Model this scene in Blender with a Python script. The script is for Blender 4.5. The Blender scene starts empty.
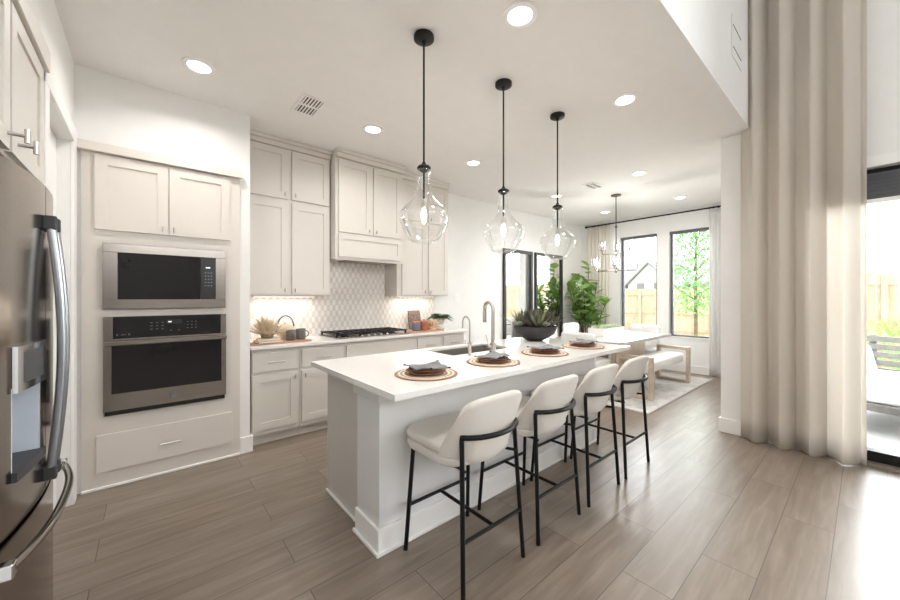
import bpy, bmesh, math, random
from mathutils import Vector, Matrix
random.seed(7)
PI = math.pi
sc = bpy.context.scene
COL = sc.collection

# ------------------------------------------------------------------ camera, world, lights, exposure
cam_d = bpy.data.cameras.new('camera')
cam = bpy.data.objects.new('camera', cam_d); COL.objects.link(cam)
cam_d.sensor_width = 36; cam_d.lens = 354/900*36; cam_d.shift_y = -3/900
cam_d.clip_start = .05; cam_d.clip_end = 200
HEAD = math.atan2(354, 416)
cam.location = (0, 0, 1.36); cam.rotation_euler = (PI/2, 0, -HEAD)
sc.camera = cam

SKY = 2.6
w = bpy.data.worlds.new('sky'); sc.world = w; w.use_nodes = True
bg = w.node_tree.nodes['Background']
bg.inputs[0].default_value = (.93, .965, 1.0, 1); bg.inputs[1].default_value = SKY

def area(name, loc, rot, sx, sy, power, color=(1, 1, 1), portal=False, shape='RECTANGLE', spread=PI, parent=None):
    d = bpy.data.lights.new(name, 'AREA'); d.shape = shape; d.size = sx; d.size_y = sy
    d.energy = power; d.color = color; d.spread = spread
    if portal: d.cycles.is_portal = True
    o = bpy.data.objects.new(name, d); COL.objects.link(o); o.location = loc; o.rotation_euler = rot
    if parent: o.parent = parent
    return o
# added fill lamp in the unseen living room behind the camera
area('living_room_fill', (1.2, -4.9, 3.7), (PI/2-.25, 0, 0), 4.2, 1.9, 40, (1, .985, .965))
# hazy sun behind thin cloud, low beyond the dining windows and the slider
sd = bpy.data.lights.new('hazy_sun', 'SUN'); sd.energy = 20; sd.angle = math.radians(100); sd.color = (.94, .97, 1)
so_ = bpy.data.objects.new('hazy_sun', sd); COL.objects.link(so_)
so_.rotation_euler = Vector((-.90, -.04, -.34)).to_track_quat('-Z', 'Y').to_euler(); so_.location = (12, 3, 8)
# sky portals at the glazed openings
area('portal_window', (7.47, 2.94, 1.6), (0, PI/2, 0), 2.0, .72, 1, portal=True)
area('portal_window', (7.47, 2.06, 1.6), (0, PI/2, 0), 2.0, .68, 1, portal=True)
area('portal_slider', (4.60, -.90, 1.2), (0, PI/2, 0), 2.34, 2.5, 1, portal=True)
area('portal_added_window', (4.60, -1.31, 3.8), (0, PI/2, 0), 1.9, 1.7, 1, portal=True)

vs = sc.view_settings
vs.view_transform = 'Standard'; vs.look = 'None'; vs.gamma = 1; vs.use_curve_mapping = False
vs.exposure = .76
sc.cycles.use_denoising = True
sc.cycles.max_bounces = 10; sc.cycles.diffuse_bounces = 5; sc.cycles.glossy_bounces = 5
sc.cycles.transparent_max_bounces = 16; sc.cycles.transmission_bounces = 8
sc.cycles.caustics_reflective = False; sc.cycles.caustics_refractive = False
sc.cycles.sample_clamp_indirect = 6

# ------------------------------------------------------------------ materials
MATS = {}
def srgb(r, g, b):
    f = lambda c: (c/12.92 if c <= .04045 else ((c+.055)/1.055)**2.4)
    return (f(r/255), f(g/255), f(b/255), 1)
class NT:
    def __init__(s, name):
        s.m = bpy.data.materials.new(name); s.m.use_nodes = True
        s.t = s.m.node_tree; s.n = s.t.nodes; s.l = s.t.links
        s.b = s.n['Principled BSDF']; s.out = s.n['Material Output']
        MATS[name] = s.m
    def node(s, typ, **kw):
        n = s.n.new(typ)
        for k, v in kw.items():
            if k.startswith('i_'):
                key = k[2:].replace('_', ' ')
                n.inputs[key].default_value = v
            else: setattr(n, k, v)
        return n
    def link(s, a, b): s.l.new(a, b)
    def coord(s, scale=(1, 1, 1), rot=(0, 0, 0), kind='Object'):
        tc = s.node('ShaderNodeTexCoord'); mp = s.node('ShaderNodeMapping')
        mp.inputs['Scale'].default_value = scale; mp.inputs['Rotation'].default_value = rot
        s.link(tc.outputs[kind], mp.inputs['Vector']); return mp.outputs['Vector']
    def noise(s, vec, scale, detail=4, rough=.55, dist=0):
        n = s.node('ShaderNodeTexNoise'); n.inputs['Scale'].default_value = scale
        n.inputs['Detail'].default_value = detail; n.inputs['Roughness'].default_value = rough
        n.inputs['Distortion'].default_value = dist
        s.link(vec, n.inputs['Vector']); return n.outputs['Fac']
    def ramp(s, fac, stops):
        r = s.node('ShaderNodeValToRGB'); e = r.color_ramp.elements
        e[0].position, e[0].color = stops[0]; e[1].position, e[1].color = stops[1]
        for p, c in stops[2:]:
            x = e.new(p); x.color = c
        s.link(fac, r.inputs['Fac']); return r.outputs['Color']
    def mix(s, fac, a, b, blend='MIX'):
        m = s.node('ShaderNodeMix', data_type='RGBA', blend_type=blend)
        for sock, v in ((m.inputs[0], fac), (m.inputs[6], a), (m.inputs[7], b)):
            if hasattr(v, 'links'): s.link(v, sock)
            else: sock.default_value = v
        return m.outputs[2]
    def math(s, op, a, b=0.):
        m = s.node('ShaderNodeMath', operation=op)
        for i, v in enumerate((a, b)):
            if hasattr(v, 'links'): s.link(v, m.inputs[i])
            else: m.inputs[i].default_value = v
        return m.outputs[0]
    def bump(s, h, strength=.2, dist=.01):
        b = s.node('ShaderNodeBump'); b.inputs['Strength'].default_value = strength
        b.inputs['Distance'].default_value = dist
        s.link(h, b.inputs['Height']); s.link(b.outputs['Normal'], s.b.inputs['Normal'])
    def set(s, **kw):
        for k, v in kw.items():
            i = s.b.inputs[k.replace('_', ' ')]
            if hasattr(v, 'links'): s.link(v, i)
            else: i.default_value = v
        return s

def plain(name, rgb, rough=.5, metal=0, var=.05, scale=8, bump=0, bscale=60, spec=.5, coat=0):
    t = NT(name); v = t.coord()
    c = srgb(*rgb); n = t.noise(v, scale)
    lo = tuple(x*(1-var) for x in c[:3])+(1,); hi = tuple(min(1, x*(1+var)) for x in c[:3])+(1,)
    t.set(Base_Color=t.ramp(n, [(.3, lo), (.7, hi)]), Roughness=rough, Metallic=metal, Specular_IOR_Level=spec, Coat_Weight=coat)
    if bump: t.bump(t.noise(v, bscale, 3), bump, .004)
    return t.m

plain('wall_paint', (238, 237, 235), .75, var=.012, bump=.15, bscale=120)
plain('ceiling_paint', (238, 236, 233), .85, var=.012, bump=.25, bscale=140)
plain('trim_paint', (243, 242, 240), .35, var=.01)
plain('cabinet_paint', (216, 211, 204), .38, var=.012)
plain('oven_cabinet_paint', (218, 211, 203), .38, var=.012)
plain('island_paint', (226, 226, 226), .4, var=.012)
plain('island_end_paint', (204, 200, 195), .4, var=.012)
plain('black_metal', (22, 22, 23), .4, .5)
plain('black_plastic', (14, 14, 15), .35)
plain('dark_rubber', (50, 50, 52), .5)
plain('nickel', (196, 192, 186), .28, 1.0, var=.03)
plain('dark_nickel', (120, 116, 112), .3, 1.0, var=.03)
plain('chrome', (205, 206, 208), .14, 1.0, var=.02)
plain('grey_metal', (120, 122, 126), .3, .9)
plain('niche_glow_plastic', (186, 192, 200), .4)  # pale bluish tone stands in for LED light inside the dispenser
plain('vent_paint', (238, 236, 232), .5)
plain('vent_dark', (70, 66, 70), .8)
plain('terracotta', (158, 106, 84), .55, var=.12, scale=30)
plain('clay_dark', (122, 84, 70), .6, var=.12, scale=30)
plain('matte_black_pot', (46, 45, 46), .6, var=.1)
plain('white_ceramic', (238, 236, 232), .3)
plain('grey_ceramic', (112, 110, 110), .5, var=.15)
plain('blue_grey_ceramic', (120, 128, 138), .5, var=.1)
plain('copper_ceramic', (178, 106, 84), .4, var=.15)
plain('cream_ceramic', (205, 190, 166), .55, var=.15, scale=20)
plain('dark_handle', (72, 62, 55), .5)
plain('napkin_cloth', (122, 125, 127), .85, var=.12, scale=25, bump=.3, bscale=300)
plain('tassel', (38, 38, 42), .9)
plain('petal', (212, 194, 168), .7, var=.18, scale=30)
plain('flower_core', (140, 120, 96), .8, var=.2, scale=30)  # darker brown for the core inside the petals
plain('paper_cover', (222, 208, 194), .6, var=.08)
plain('paper_cover_tan', (184, 150, 126), .6, var=.1)
plain('page_paper', (236, 230, 218), .8, var=.05)
plain('coral', (214, 190, 162), .8, var=.2, scale=40)
plain('white_upholstery', (240, 239, 237), .9, var=.02, bump=.2, bscale=400)
plain('concrete', (176, 174, 172), .9, var=.06)
plain('house_wall', (190, 187, 186), .9, var=.04)
plain('house_roof', (134, 130, 134), .9, var=.1)
plain('house_trim', (120, 116, 118), .8)
plain('patio_cushion', (222, 222, 222), .9, var=.04)
plain('bark', (110, 92, 76), .9, var=.25, scale=30)
plain('soil', (60, 48, 40), .95, var=.2)
plain('window_frame_paint', (96, 98, 102), .5)
plain('mirror_frame_paint', (40, 39, 39), .45)
plain('threshold_metal', (150, 140, 128), .5, .4)
plain('blind_fabric', (92, 94, 98), .8, var=.08)

def emis(name, rgb, strength):
    t = NT(name); e = t.node('ShaderNodeEmission'); v = t.coord()
    c = (rgb[0], rgb[1], rgb[2], 1)
    t.link(t.ramp(t.noise(v, 2), [(.3, c), (.7, tuple(min(1, x*1.02) for x in c[:3])+(1,))]), e.inputs[0])
    e.inputs[1].default_value = strength
    t.link(e.outputs[0], t.out.inputs[0]); return t.m
emis('can_lens', (1, .95, .88), 7)
emis('bulb_glow', (1, .84, .64), 6)
emis('bulb_soft', (1, .93, .85), 6)
emis('under_glow', (1, .93, .84), 2.2)
emis('display_glow', (.8, .9, 1), 1.2)

def glassmat(name, tint=(1, 1, 1), edge=.35, base=.03, rough=.02):
    t = NT(name)
    tr = t.node('ShaderNodeBsdfTransparent'); tr.inputs[0].default_value = (*tint, 1)
    gl = t.node('ShaderNodeBsdfGlossy'); gl.inputs['Roughness'].default_value = rough
    gl.inputs['Color'].default_value = (.97, .98, .98, 1)
    lw = t.node('ShaderNodeLayerWeight'); lw.inputs['Blend'].default_value = edge
    f = t.math('ADD', t.math('MULTIPLY', lw.outputs['Facing'], .8), base) if base else lw.outputs['Facing']
    f2 = t.math('POWER', f, 2.2) if edge > .3 else f
    mx = t.node('ShaderNodeMixShader')
    t.link(f2, mx.inputs[0]); t.link(tr.outputs[0], mx.inputs[1]); t.link(gl.outputs[0], mx.inputs[2])
    t.link(mx.outputs[0], t.out.inputs[0]); return t.m
glassmat('pendant_glass', (.97, .975, .975), .45, .2, .015)
glassmat('lamp_glass', (.96, .96, .97), .4, .15)
def pane_mat():
    t = NT('window_glass')
    tr = t.node('ShaderNodeBsdfTransparent'); tr.inputs[0].default_value = (.97, .985, .98, 1)
    gl = t.node('ShaderNodeBsdfGlossy'); gl.inputs['Roughness'].default_value = .01
    fr = t.node('ShaderNodeFresnel'); fr.inputs[0].default_value = 1.45
    mx = t.node('ShaderNodeMixShader')
    t.link(fr.outputs[0], mx.inputs[0]); t.link(tr.outputs[0], mx.inputs[1]); t.link(gl.outputs[0], mx.inputs[2])
    t.link(mx.outputs[0], t.out.inputs[0])
pane_mat()
def mirror_mat():
    t = NT('mirror_silver'); v = t.coord()
    t.set(Base_Color=t.ramp(t.noise(v, 1), [(.3, (.92, .93, .93, 1)), (.7, (.94, .95, .95, 1))]), Metallic=1, Roughness=.01)
mirror_mat()
def black_glass():
    t = NT('black_glass'); v = t.coord()
    t.set(Base_Color=t.ramp(t.noise(v, 3), [(.3, (.010, .010, .011, 1)), (.7, (.013, .013, .014, 1))]), Roughness=.06, Specular_IOR_Level=.4)
black_glass()
def steel(name, axis, rgb=(150, 143, 136), rough=.24):
    t = NT(name); s = [3, 3, 3]; s[axis] = 3
    for k in range(3):
        if k != axis: s[k] = 260
    v = t.coord(tuple(s)); n = t.noise(v, 1, 3)
    c = srgb(*rgb)
    t.set(Base_Color=t.ramp(n, [(.3, tuple(x*.9 for x in c[:3])+(1,)), (.7, tuple(min(1, x*1.06) for x in c[:3])+(1,))]),
          Metallic=1, Roughness=rough)
    t.bump(n, .03, .001)
steel('steel_horizontal', 0); steel('steel_fridge', 1, (150, 143, 136), .17); steel('steel_bright', 2, (158, 162, 168), .3)
plain('sink_steel', (150, 144, 136), .4, .55, var=.04)

def floor_mat():
    t = NT('floor_planks'); v = t.coord()
    br = t.node('ShaderNodeTexBrick'); br.offset = .36; br.offset_frequency = 2; br.squash = 1
    br.inputs['Scale'].default_value = 1; br.inputs['Brick Width'].default_value = 1.22
    br.inputs['Row Height'].default_value = .2225; br.inputs['Mortar Size'].default_value = .0022
    br.inputs['Mortar Smooth'].default_value = .2; br.inputs['Bias'].default_value = 0
    br.inputs['Color1'].default_value = (0, 0, 0, 1); br.inputs['Color2'].default_value = (1, 1, 1, 1)
    br.inputs['Mortar'].default_value = (.5, .5, .5, 1)
    mp = t.node('ShaderNodeMapping'); mp.inputs['Location'].default_value = (.21, -.1175, 0)
    t.link(v, mp.inputs['Vector']); t.link(mp.outputs[0], br.inputs['Vector'])
    # grain runs with the plank; shifted per plank
    sep = t.node('ShaderNodeSeparateXYZ'); t.link(v, sep.inputs[0])
    shade = t.node('ShaderNodeSeparateColor'); t.link(br.outputs['Color'], shade.inputs[0])
    comb = t.node('ShaderNodeCombineXYZ')
    t.link(t.math('MULTIPLY', sep.outputs[0], 1.3), comb.inputs[0])
    t.link(t.math('MULTIPLY', sep.outputs[1], 12), comb.inputs[1])
    t.link(t.math('MULTIPLY', shade.outputs[0], 9), comb.inputs[2])
    g1 = t.noise(comb.outputs[0], 1.7, 5, .55, .6)
    comb2 = t.node('ShaderNodeCombineXYZ')
    t.link(t.math('MULTIPLY', sep.outputs[0], 4), comb2.inputs[0])
    t.link(t.math('MULTIPLY', sep.outputs[1], 75), comb2.inputs[1])
    g2 = t.noise(comb2.outputs[0], 1, 4, .6)
    col = t.ramp(g1, [(.22, srgb(112, 98, 87)), (.78, srgb(156, 141, 128)), (.5, srgb(134, 119, 106))])
    col = t.mix(t.math('MULTIPLY', g2, .26), col, srgb(94, 82, 73))
    col = t.mix(t.math('MULTIPLY', shade.outputs[0], .22), col, srgb(170, 160, 150))
    col = t.mix(t.math('MULTIPLY', br.outputs['Fac'], .75), col, srgb(70, 61, 55))
    rr = t.math('ADD', t.math('MULTIPLY', g2, .08), .29)
    t.set(Base_Color=col, Roughness=rr, Specular_IOR_Level=.5)
    t.bump(t.math('SUBTRACT', t.math('MULTIPLY', g2, .15), br.outputs['Fac']), .10, .002)
floor_mat()
def wood(name, a, b, scale=(2, 14, 14), rough=.5):
    t = NT(name); v = t.coord(scale); n = t.noise(v, 1.4, 6, .6, .8)
    t.set(Base_Color=t.ramp(n, [(.3, srgb(*a)), (.7, srgb(*b))]), Roughness=rough); t.bump(n, .06, .002)
wood('pale_oak', (190, 172, 152), (212, 196, 178))
wood('pale_oak_vertical', (190, 172, 152), (212, 196, 178), (14, 14, 2))
wood('pale_sheen_top', (188, 185, 181), (204, 201, 197), rough=.16)  # pale grey puts the window's reflection into the tabletop colour
wood('board_wood', (166, 120, 94), (196, 152, 122), (3, 16, 16))
wood('fence_wood', (176, 148, 124), (204, 178, 154), (10, 6, 1), .9)
wood('patio_slat', (96, 92, 90), (120, 116, 112), (3, 12, 12), .8)
def quartz():
    t = NT('quartz'); v = t.coord(); n = t.noise(v, 90, 3); n2 = t.noise(v, 5, 5)
    c = t.ramp(n, [(.3, srgb(235, 233, 230)), (.7, srgb(240, 238, 235))])
    t.set(Base_Color=t.mix(t.math('MULTIPLY', n2, .15), c, srgb(218, 212, 206)), Roughness=.12, Specular_IOR_Level=.5)
quartz()
def fabric(name, a, b, scale=260):
    t = NT(name); v = t.coord(); n = t.noise(v, scale, 2); n2 = t.noise(v, 14, 4)
    c = t.ramp(n, [(.3, srgb(*a)), (.7, srgb(*b))])
    t.set(Base_Color=t.mix(t.math('MULTIPLY', n2, .15), c, srgb(*a)), Roughness=.92, Specular_IOR_Level=.2, Sheen_Weight=.15)
    t.bump(n, .25, .002)
fabric('stool_linen', (211, 206, 199), (223, 218, 211))
def curtain_mat(name, a, b, transl, transp):
    t = NT(name); v = t.coord((120, 120, 200)); n = t.noise(v, 1.5, 2)
    c = t.ramp(n, [(.3, srgb(*a)), (.7, srgb(*b))])
    df = t.node('ShaderNodeBsdfDiffuse'); tl = t.node('ShaderNodeBsdfTranslucent'); tp = t.node('ShaderNodeBsdfTransparent')
    t.link(c, df.inputs[0]); t.link(c, tl.inputs[0])
    m1 = t.node('ShaderNodeMixShader'); m1.inputs[0].default_value = transl
    m2 = t.node('ShaderNodeMixShader')
    t.link(t.math('MULTIPLY', n, transp*2), m2.inputs[0])
    t.link(df.outputs[0], m1.inputs[1]); t.link(tl.outputs[0], m1.inputs[2])
    t.link(m1.outputs[0], m2.inputs[1]); t.link(tp.outputs[0], m2.inputs[2])
    t.link(m2.outputs[0], t.out.inputs[0])
curtain_mat('curtain_linen', (230, 223, 214), (243, 238, 231), .44, .12)
curtain_mat('curtain_ivory', (240, 235, 226), (247, 243, 236), .4, .06)
curtain_mat('curtain_sheer', (244, 243, 241), (250, 250, 249), .5, .3)
def tile_mat():
    t = NT('backsplash_tile'); v = t.coord(); s = t.node('ShaderNodeSeparateXYZ'); t.link(v, s.inputs[0])
    P = .070
    u = t.math('MULTIPLY', s.outputs[0], PI/ (P/2)); z = t.math('MULTIPLY', s.outputs[2], PI/(P*.95))
    pr = t.math('MULTIPLY', t.math('SINE', u), t.math('SINE', z))
    m = t.math('GREATER_THAN', pr, 0.0)
    ed = t.math('LESS_THAN', t.math('ABSOLUTE', pr), .10)
    # per-column tint
    nz = t.noise(v, 14, 2); nf = t.noise(v, 60, 4)
    a = t.ramp(nz, [(.35, srgb(238, 234, 229)), (.65, srgb(246, 244, 241))])
    b = t.ramp(nz, [(.35, srgb(218, 209, 200)), (.65, srgb(230, 223, 216))])
    c = t.mix(m, a, b); c = t.mix(ed, c, srgb(228, 221, 214))
    c = t.mix(t.math('MULTIPLY', nf, .2), c, srgb(208, 200, 192))
    t.set(Base_Color=c, Roughness=.22); t.bump(t.math('SUBTRACT', 1, ed), .15, .002)
tile_mat()
def rug_mat():
    t = NT('rug_pile'); v = t.coord(); n = t.noise(v, 3.2, 6, .7, 1.5); n2 = t.noise(v, 200, 2)
    c = t.ramp(n, [(.38, srgb(188, 186, 185)), (.6, srgb(226, 223, 219)), (.5, srgb(214, 211, 208))])
    t.set(Base_Color=t.mix(t.math('MULTIPLY', n2, .12), c, srgb(170, 168, 166)), Roughness=.95); t.bump(n2, .3, .003)
rug_mat()
plain('rug_border', (196, 194, 192), .95, var=.08, scale=60)
def mat_weave():
    t = NT('woven_seagrass'); v = t.coord(); s = t.node('ShaderNodeSeparateXYZ'); t.link(v, s.inputs[0])
    r = t.math('SQRT', t.math('ADD', t.math('POWER', s.outputs[0], 2), t.math('POWER', s.outputs[1], 2)))
    an = t.math('ARCTAN2', s.outputs[1], s.outputs[0])
    rings = t.math('SINE', t.math('MULTIPLY', r, 250)); rad = t.math('ADD', t.math('MULTIPLY', t.math('SINE', t.math('MULTIPLY', an, 44)), .5), .6)
    k = t.math('ADD', t.math('MULTIPLY', t.math('MULTIPLY', rings, rad), .5), .5)
    c = t.ramp(k, [(.2, srgb(134, 108, 84)), (.8, srgb(236, 220, 198))])
    band = t.math('GREATER_THAN', r, .170)
    t.set(Base_Color=t.mix(band, c, srgb(150, 116, 92)), Roughness=.85); t.bump(k, .5, .004)
mat_weave()
def leafm(name, a, b, rough=.4):
    t = NT(name); v = t.coord(); n = t.noise(v, 9, 3)
    t.set(Base_Color=t.ramp(n, [(.35, srgb(*a)), (.65, srgb(*b))]), Roughness=rough)
    tl = t.node('ShaderNodeBsdfTranslucent'); tl.inputs[0].default_value = srgb(*[min(255, int(x*1.25)) for x in b])
    mx = t.node('ShaderNodeMixShader'); mx.inputs[0].default_value = .25
    t.link(t.b.outputs[0], mx.inputs[1]); t.link(tl.outputs[0], mx.inputs[2]); t.link(mx.outputs[0], t.out.inputs[0])
leafm('fig_leaf', (70, 108, 58), (156, 188, 108))
leafm('fern_leaf', (48, 74, 40), (88, 112, 62))
leafm('succulent_leaf', (58, 66, 50), (110, 112, 84))
leafm('succulent_dark', (58, 52, 52), (92, 84, 78))
leafm('succulent_pale', (150, 160, 140), (190, 196, 178))
leafm('herb_leaf', (150, 164, 130), (184, 192, 162))
leafm('tree_leaf', (70, 122, 64), (128, 172, 104))
leafm('shrub_leaf', (88, 132, 54), (140, 176, 92))
def lawn():
    t = NT('lawn_grass'); v = t.coord(); n = t.noise(v, 6, 6)
    t.set(Base_Color=t.ramp(n, [(.3, srgb(96, 116, 74)), (.7, srgb(150, 156, 118))]), Roughness=.95)
lawn()
def art():
    t = NT('cover_pattern'); v = t.coord(); n = t.noise(v, 22, 2, .5, 2)
    t.set(Base_Color=t.ramp(n, [(.36, srgb(60, 50, 48)), (.5, srgb(150, 134, 124)), (.44, srgb(140, 78, 62)), (.62, srgb(92, 88, 88))]), Roughness=.5)
art()
M = MATS

# ------------------------------------------------------------------ mesh helpers
def bx(bm, x0, x1, y0, y1, z0, z1, bev=0, seg=2):
    if x0 > x1: x0, x1 = x1, x0
    if y0 > y1: y0, y1 = y1, y0
    vs_ = [bm.verts.new((x, y, z)) for z in (z0, z1) for y in (y0, y1) for x in (x0, x1)]
    fs = []
    for q in ((0, 2, 3, 1), (4, 5, 7, 6), (0, 1, 5, 4), (2, 6, 7, 3), (0, 4, 6, 2), (1, 3, 7, 5)):
        fs.append(bm.faces.new([vs_[i] for i in q]))
    if bev:
        es = list({e for f in fs for e in f.edges})
        bmesh.ops.bevel(bm, geom=es, offset=bev, segments=seg, affect='EDGES', profile=.5)
def tube(bm, pts, r, n=10, caps=True, flat=1.0):
    pts = [Vector(p) for p in pts]; rings = []
    rs = r if isinstance(r, (list, tuple)) else [r]*len(pts)
    t0 = (pts[1]-pts[0]).normalized()
    up = Vector((0, 0, 1)) if abs(t0.z) < .9 else Vector((1, 0, 0))
    nrm = (up - t0*up.dot(t0)).normalized()
    for i, p in enumerate(pts):
        if i == 0: t = (pts[1]-p)
        elif i == len(pts)-1: t = (p-pts[i-1])
        else: t = (pts[i+1]-p).normalized()+(p-pts[i-1]).normalized()
        t.normalize(); nrm = (nrm-t*nrm.dot(t)).normalized(); b = t.cross(nrm)
        rings.append([bm.verts.new(p+(nrm*math.cos(a)*flat+b*math.sin(a))*rs[i]) for a in [2*PI*k/n for k in range(n)]])
    for a, b in zip(rings, rings[1:]):
        for k in range(n): bm.faces.new((a[k], a[(k+1) % n], b[(k+1) % n], b[k]))
    if caps:
        bm.faces.new(rings[0][::-1]); bm.faces.new(rings[-1])
def lathe(bm, prof, c=(0, 0, 0), n=24, close=True):
    rings = []
    for r, z in prof:
        if r < 1e-5: rings.append([bm.verts.new((c[0], c[1], c[2]+z))])
        else: rings.append([bm.verts.new((c[0]+r*math.cos(2*PI*k/n), c[1]+r*math.sin(2*PI*k/n), c[2]+z)) for k in range(n)])
    for a, b in zip(rings, rings[1:]):
        for k in range(n):
            k2 = (k+1) % n
            if len(a) == 1 and len(b) == 1: continue
            if len(a) == 1: bm.faces.new((a[0], b[k2], b[k]))
            elif len(b) == 1: bm.faces.new((a[k], a[k2], b[0]))
            else: bm.faces.new((a[k], a[k2], b[k2], b[k]))
    if close:
        if len(rings[0]) > 1: bm.faces.new(rings[0][::-1])
        if len(rings[-1]) > 1: bm.faces.new(rings[-1])
def prism(bm, poly, z0, z1):
    a = [bm.verts.new((x, y, z0)) for x, y in poly]; b = [bm.verts.new((x, y, z1)) for x, y in poly]
    n = len(poly)
    for k in range(n): bm.faces.new((a[k], a[(k+1) % n], b[(k+1) % n], b[k]))
    bm.faces.new(a[::-1]); bm.faces.new(b)
def loft(bm, rings, cap=True):
    R = [[bm.verts.new(p) for p in r] for r in rings]; n = len(R[0])
    for a, b in zip(R, R[1:]):
        for k in range(n): bm.faces.new((a[k], a[(k+1) % n], b[(k+1) % n], b[k]))
    if cap: bm.faces.new(R[0][::-1]); bm.faces.new(R[-1])
def slab(bm, w_, d_, z0, z1, ex=5, edge=.02, n=40, cx=0, cy=0, puff=0):
    """rounded cushion: superellipse plan, rounded edges"""
    def ring(k, z):
        out = []
        for i in range(n):
            a = 2*PI*i/n; c, s = math.cos(a), math.sin(a)
            out.append((cx+(w_/2-k)*math.copysign(abs(c)**(2/ex), c), cy+(d_/2-k)*math.copysign(abs(s)**(2/ex), s), z))
        return out
    rs = []
    for j in range(5):
        a = j/4*PI/2; rs.append(ring(edge*(1-math.sin(a)), z0+edge*(1-math.cos(a))))
    for j in range(5):
        a = j/4*PI/2; rs.append(ring(edge*(1-math.cos(a)), z1-edge+edge*math.sin(a)))
    if puff:
        m = min(w_, d_)/2
        for f_ in (.35, .6, .85): rs.append(ring(edge+(m-edge)*f_, z1+puff*(1-(1-f_)**2)))
    loft(bm, rs)
def grid(bm, nu, nv, fn, wrap=False):
    G = [[bm.verts.new(fn(i/(nu-1), j/(nv-1))) for j in range(nv)] for i in range(nu)]
    for i in range(nu-1):
        for j in range(nv-1): bm.faces.new((G[i][j], G[i+1][j], G[i+1][j+1], G[i][j+1]))
    return G
def leaf(bm, p, d, L, W, up=Vector((0, 0, 1)), bend=.25, fold=.12, seg=4):
    p = Vector(p); d = Vector(d).normalized(); s = d.cross(up)
    if s.length < .05: s = d.cross(Vector((1, 0, 0)))
    s.normalize(); u = s.cross(d).normalized(); prev = None
    for i in range(seg+1):
        t = i/seg; wd = W/2*math.sin(PI*min(1, .08+t*.92))**.8 if i < seg else 0.002
        c = p+d*(L*t)-u*(bend*L*t*t)
        row = [bm.verts.new(c-s*wd+u*fold*wd), bm.verts.new(c), bm.verts.new(c+s*wd+u*fold*wd)]
        if prev:
            bm.faces.new((prev[0], prev[1], row[1], row[0])); bm.faces.new((prev[1], prev[2], row[2], row[1]))
        prev = row

def obj(name, bm, mat, parent=None, smooth=None, sub=0, solid=0, off=-1, loc=None, bevel=0):
    me = bpy.data.meshes.new(name)
    bmesh.ops.recalc_face_normals(bm, faces=bm.faces[:])
    bm.to_mesh(me); bm.free()
    o = bpy.data.objects.new(name, me); COL.objects.link(o)
    me.materials.append(M[mat])
    if smooth is not None:
        for p_ in me.polygons: p_.use_smooth = True
        if smooth > 0: me.set_sharp_from_angle(angle=math.radians(smooth))
    if solid:
        m = o.modifiers.new('thick', 'SOLIDIFY'); m.thickness = solid; m.offset = off
    if bevel:
        m = o.modifiers.new('bevel', 'BEVEL'); m.width = bevel; m.segments = 2; m.limit_method = 'ANGLE'
    if sub:
        m = o.modifiers.new('sub', 'SUBSURF'); m.levels = sub; m.render_levels = sub
    if parent: o.parent = parent
    if loc: o.location = loc
    return o
def NB(): return bmesh.new()
def thing(name, label, cat, loc=(0, 0, 0), rotz=0, group=None):
    o = bpy.data.objects.new(name, None); COL.objects.link(o); o.empty_display_size = .1
    o.location = loc; o.rotation_euler = (0, 0, rotz); o['label'] = label; o['category'] = cat
    if group: o['group'] = group
    return o
def tag(o, label, cat, group=None, kind=None):
    o['label'] = label; o['category'] = cat
    if group: o['group'] = group
    if kind: o['kind'] = kind
    return o
def struct(name, bm, mat, label, cat, parent=None, **kw):
    o = obj(name, bm, mat, parent, **kw)
    if not parent:
        o['kind'] = 'structure'; o['label'] = label; o['category'] = cat
    return o
def sthing(name, label, cat, loc=(0, 0, 0)):
    o = thing(name, label, cat, loc); o['kind'] = 'structure'; return o
def boxobj(name, mat, parent, *b, bev=0, **kw):
    bm = NB(); bx(bm, *b, bev=bev); return obj(name, bm, mat, parent, **kw)
def dup(root, loc, rotz=None, label=None):
    def cp(o, par):
        c = o.copy(); COL.objects.link(c)
        if par: c.parent = par
        for ch in list(o.children): cp(ch, c)
        return c
    kids = list(root.children)
    r = root.copy(); COL.objects.link(r); r.location = loc
    if rotz is not None: r.rotation_euler = (0, 0, rotz)
    if label: r['label'] = label
    for k in kids: cp(k, r)
    return r

# ------------------------------------------------------------------ setting
CEIL = 2.96; YB = 4.16; XE = 7.40; XS = 4.42; YO = 3.52; XL = -.39; YD = .72; HI = 5.6
bm = NB(); bx(bm, -3.0, 4.62, -5.2, 4.3, -.12, 0); bx(bm, 4.62, 7.6, .86, 4.3, -.12, 0)
struct('floor', bm, 'floor_planks', 'brown-grey wood plank floor', 'floor')
bm = NB(); bx(bm, -1.3, 7.6, YD+.12, 4.3, CEIL, CEIL+.1)
struct('ceiling', bm, 'ceiling_paint', 'white textured ceiling over the kitchen and dining area', 'ceiling')
bm = NB(); bx(bm, -3.1, 4.62, -5.3, YD+.12, HI, HI+.1)
struct('ceiling', bm, 'ceiling_paint', 'high ceiling of the living room behind the camera', 'ceiling')
bm = NB(); bx(bm, -3.1, XS, YD, YD+.12, CEIL, HI)
struct('wall_drop', bm, 'wall_paint', 'white wall above the kitchen ceiling edge', 'wall')
bm = NB(); bx(bm, -1.3, XE+.2, YB, YB+.14, 0, CEIL)
struct('wall_back', bm, 'wall_paint', 'white back wall behind the cabinets and mirrors', 'wall')
bm = NB(); bx(bm, XL, .68, YO, YB, 2.40, CEIL); bx(bm, .60, .68, YO, YB, 0, 2.40); bx(bm, XL, -.356, YO, YB, 0, 2.40)
struct('wall_oven', bm, 'wall_paint', 'white wall around the built-in oven cabinet', 'wall')
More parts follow.
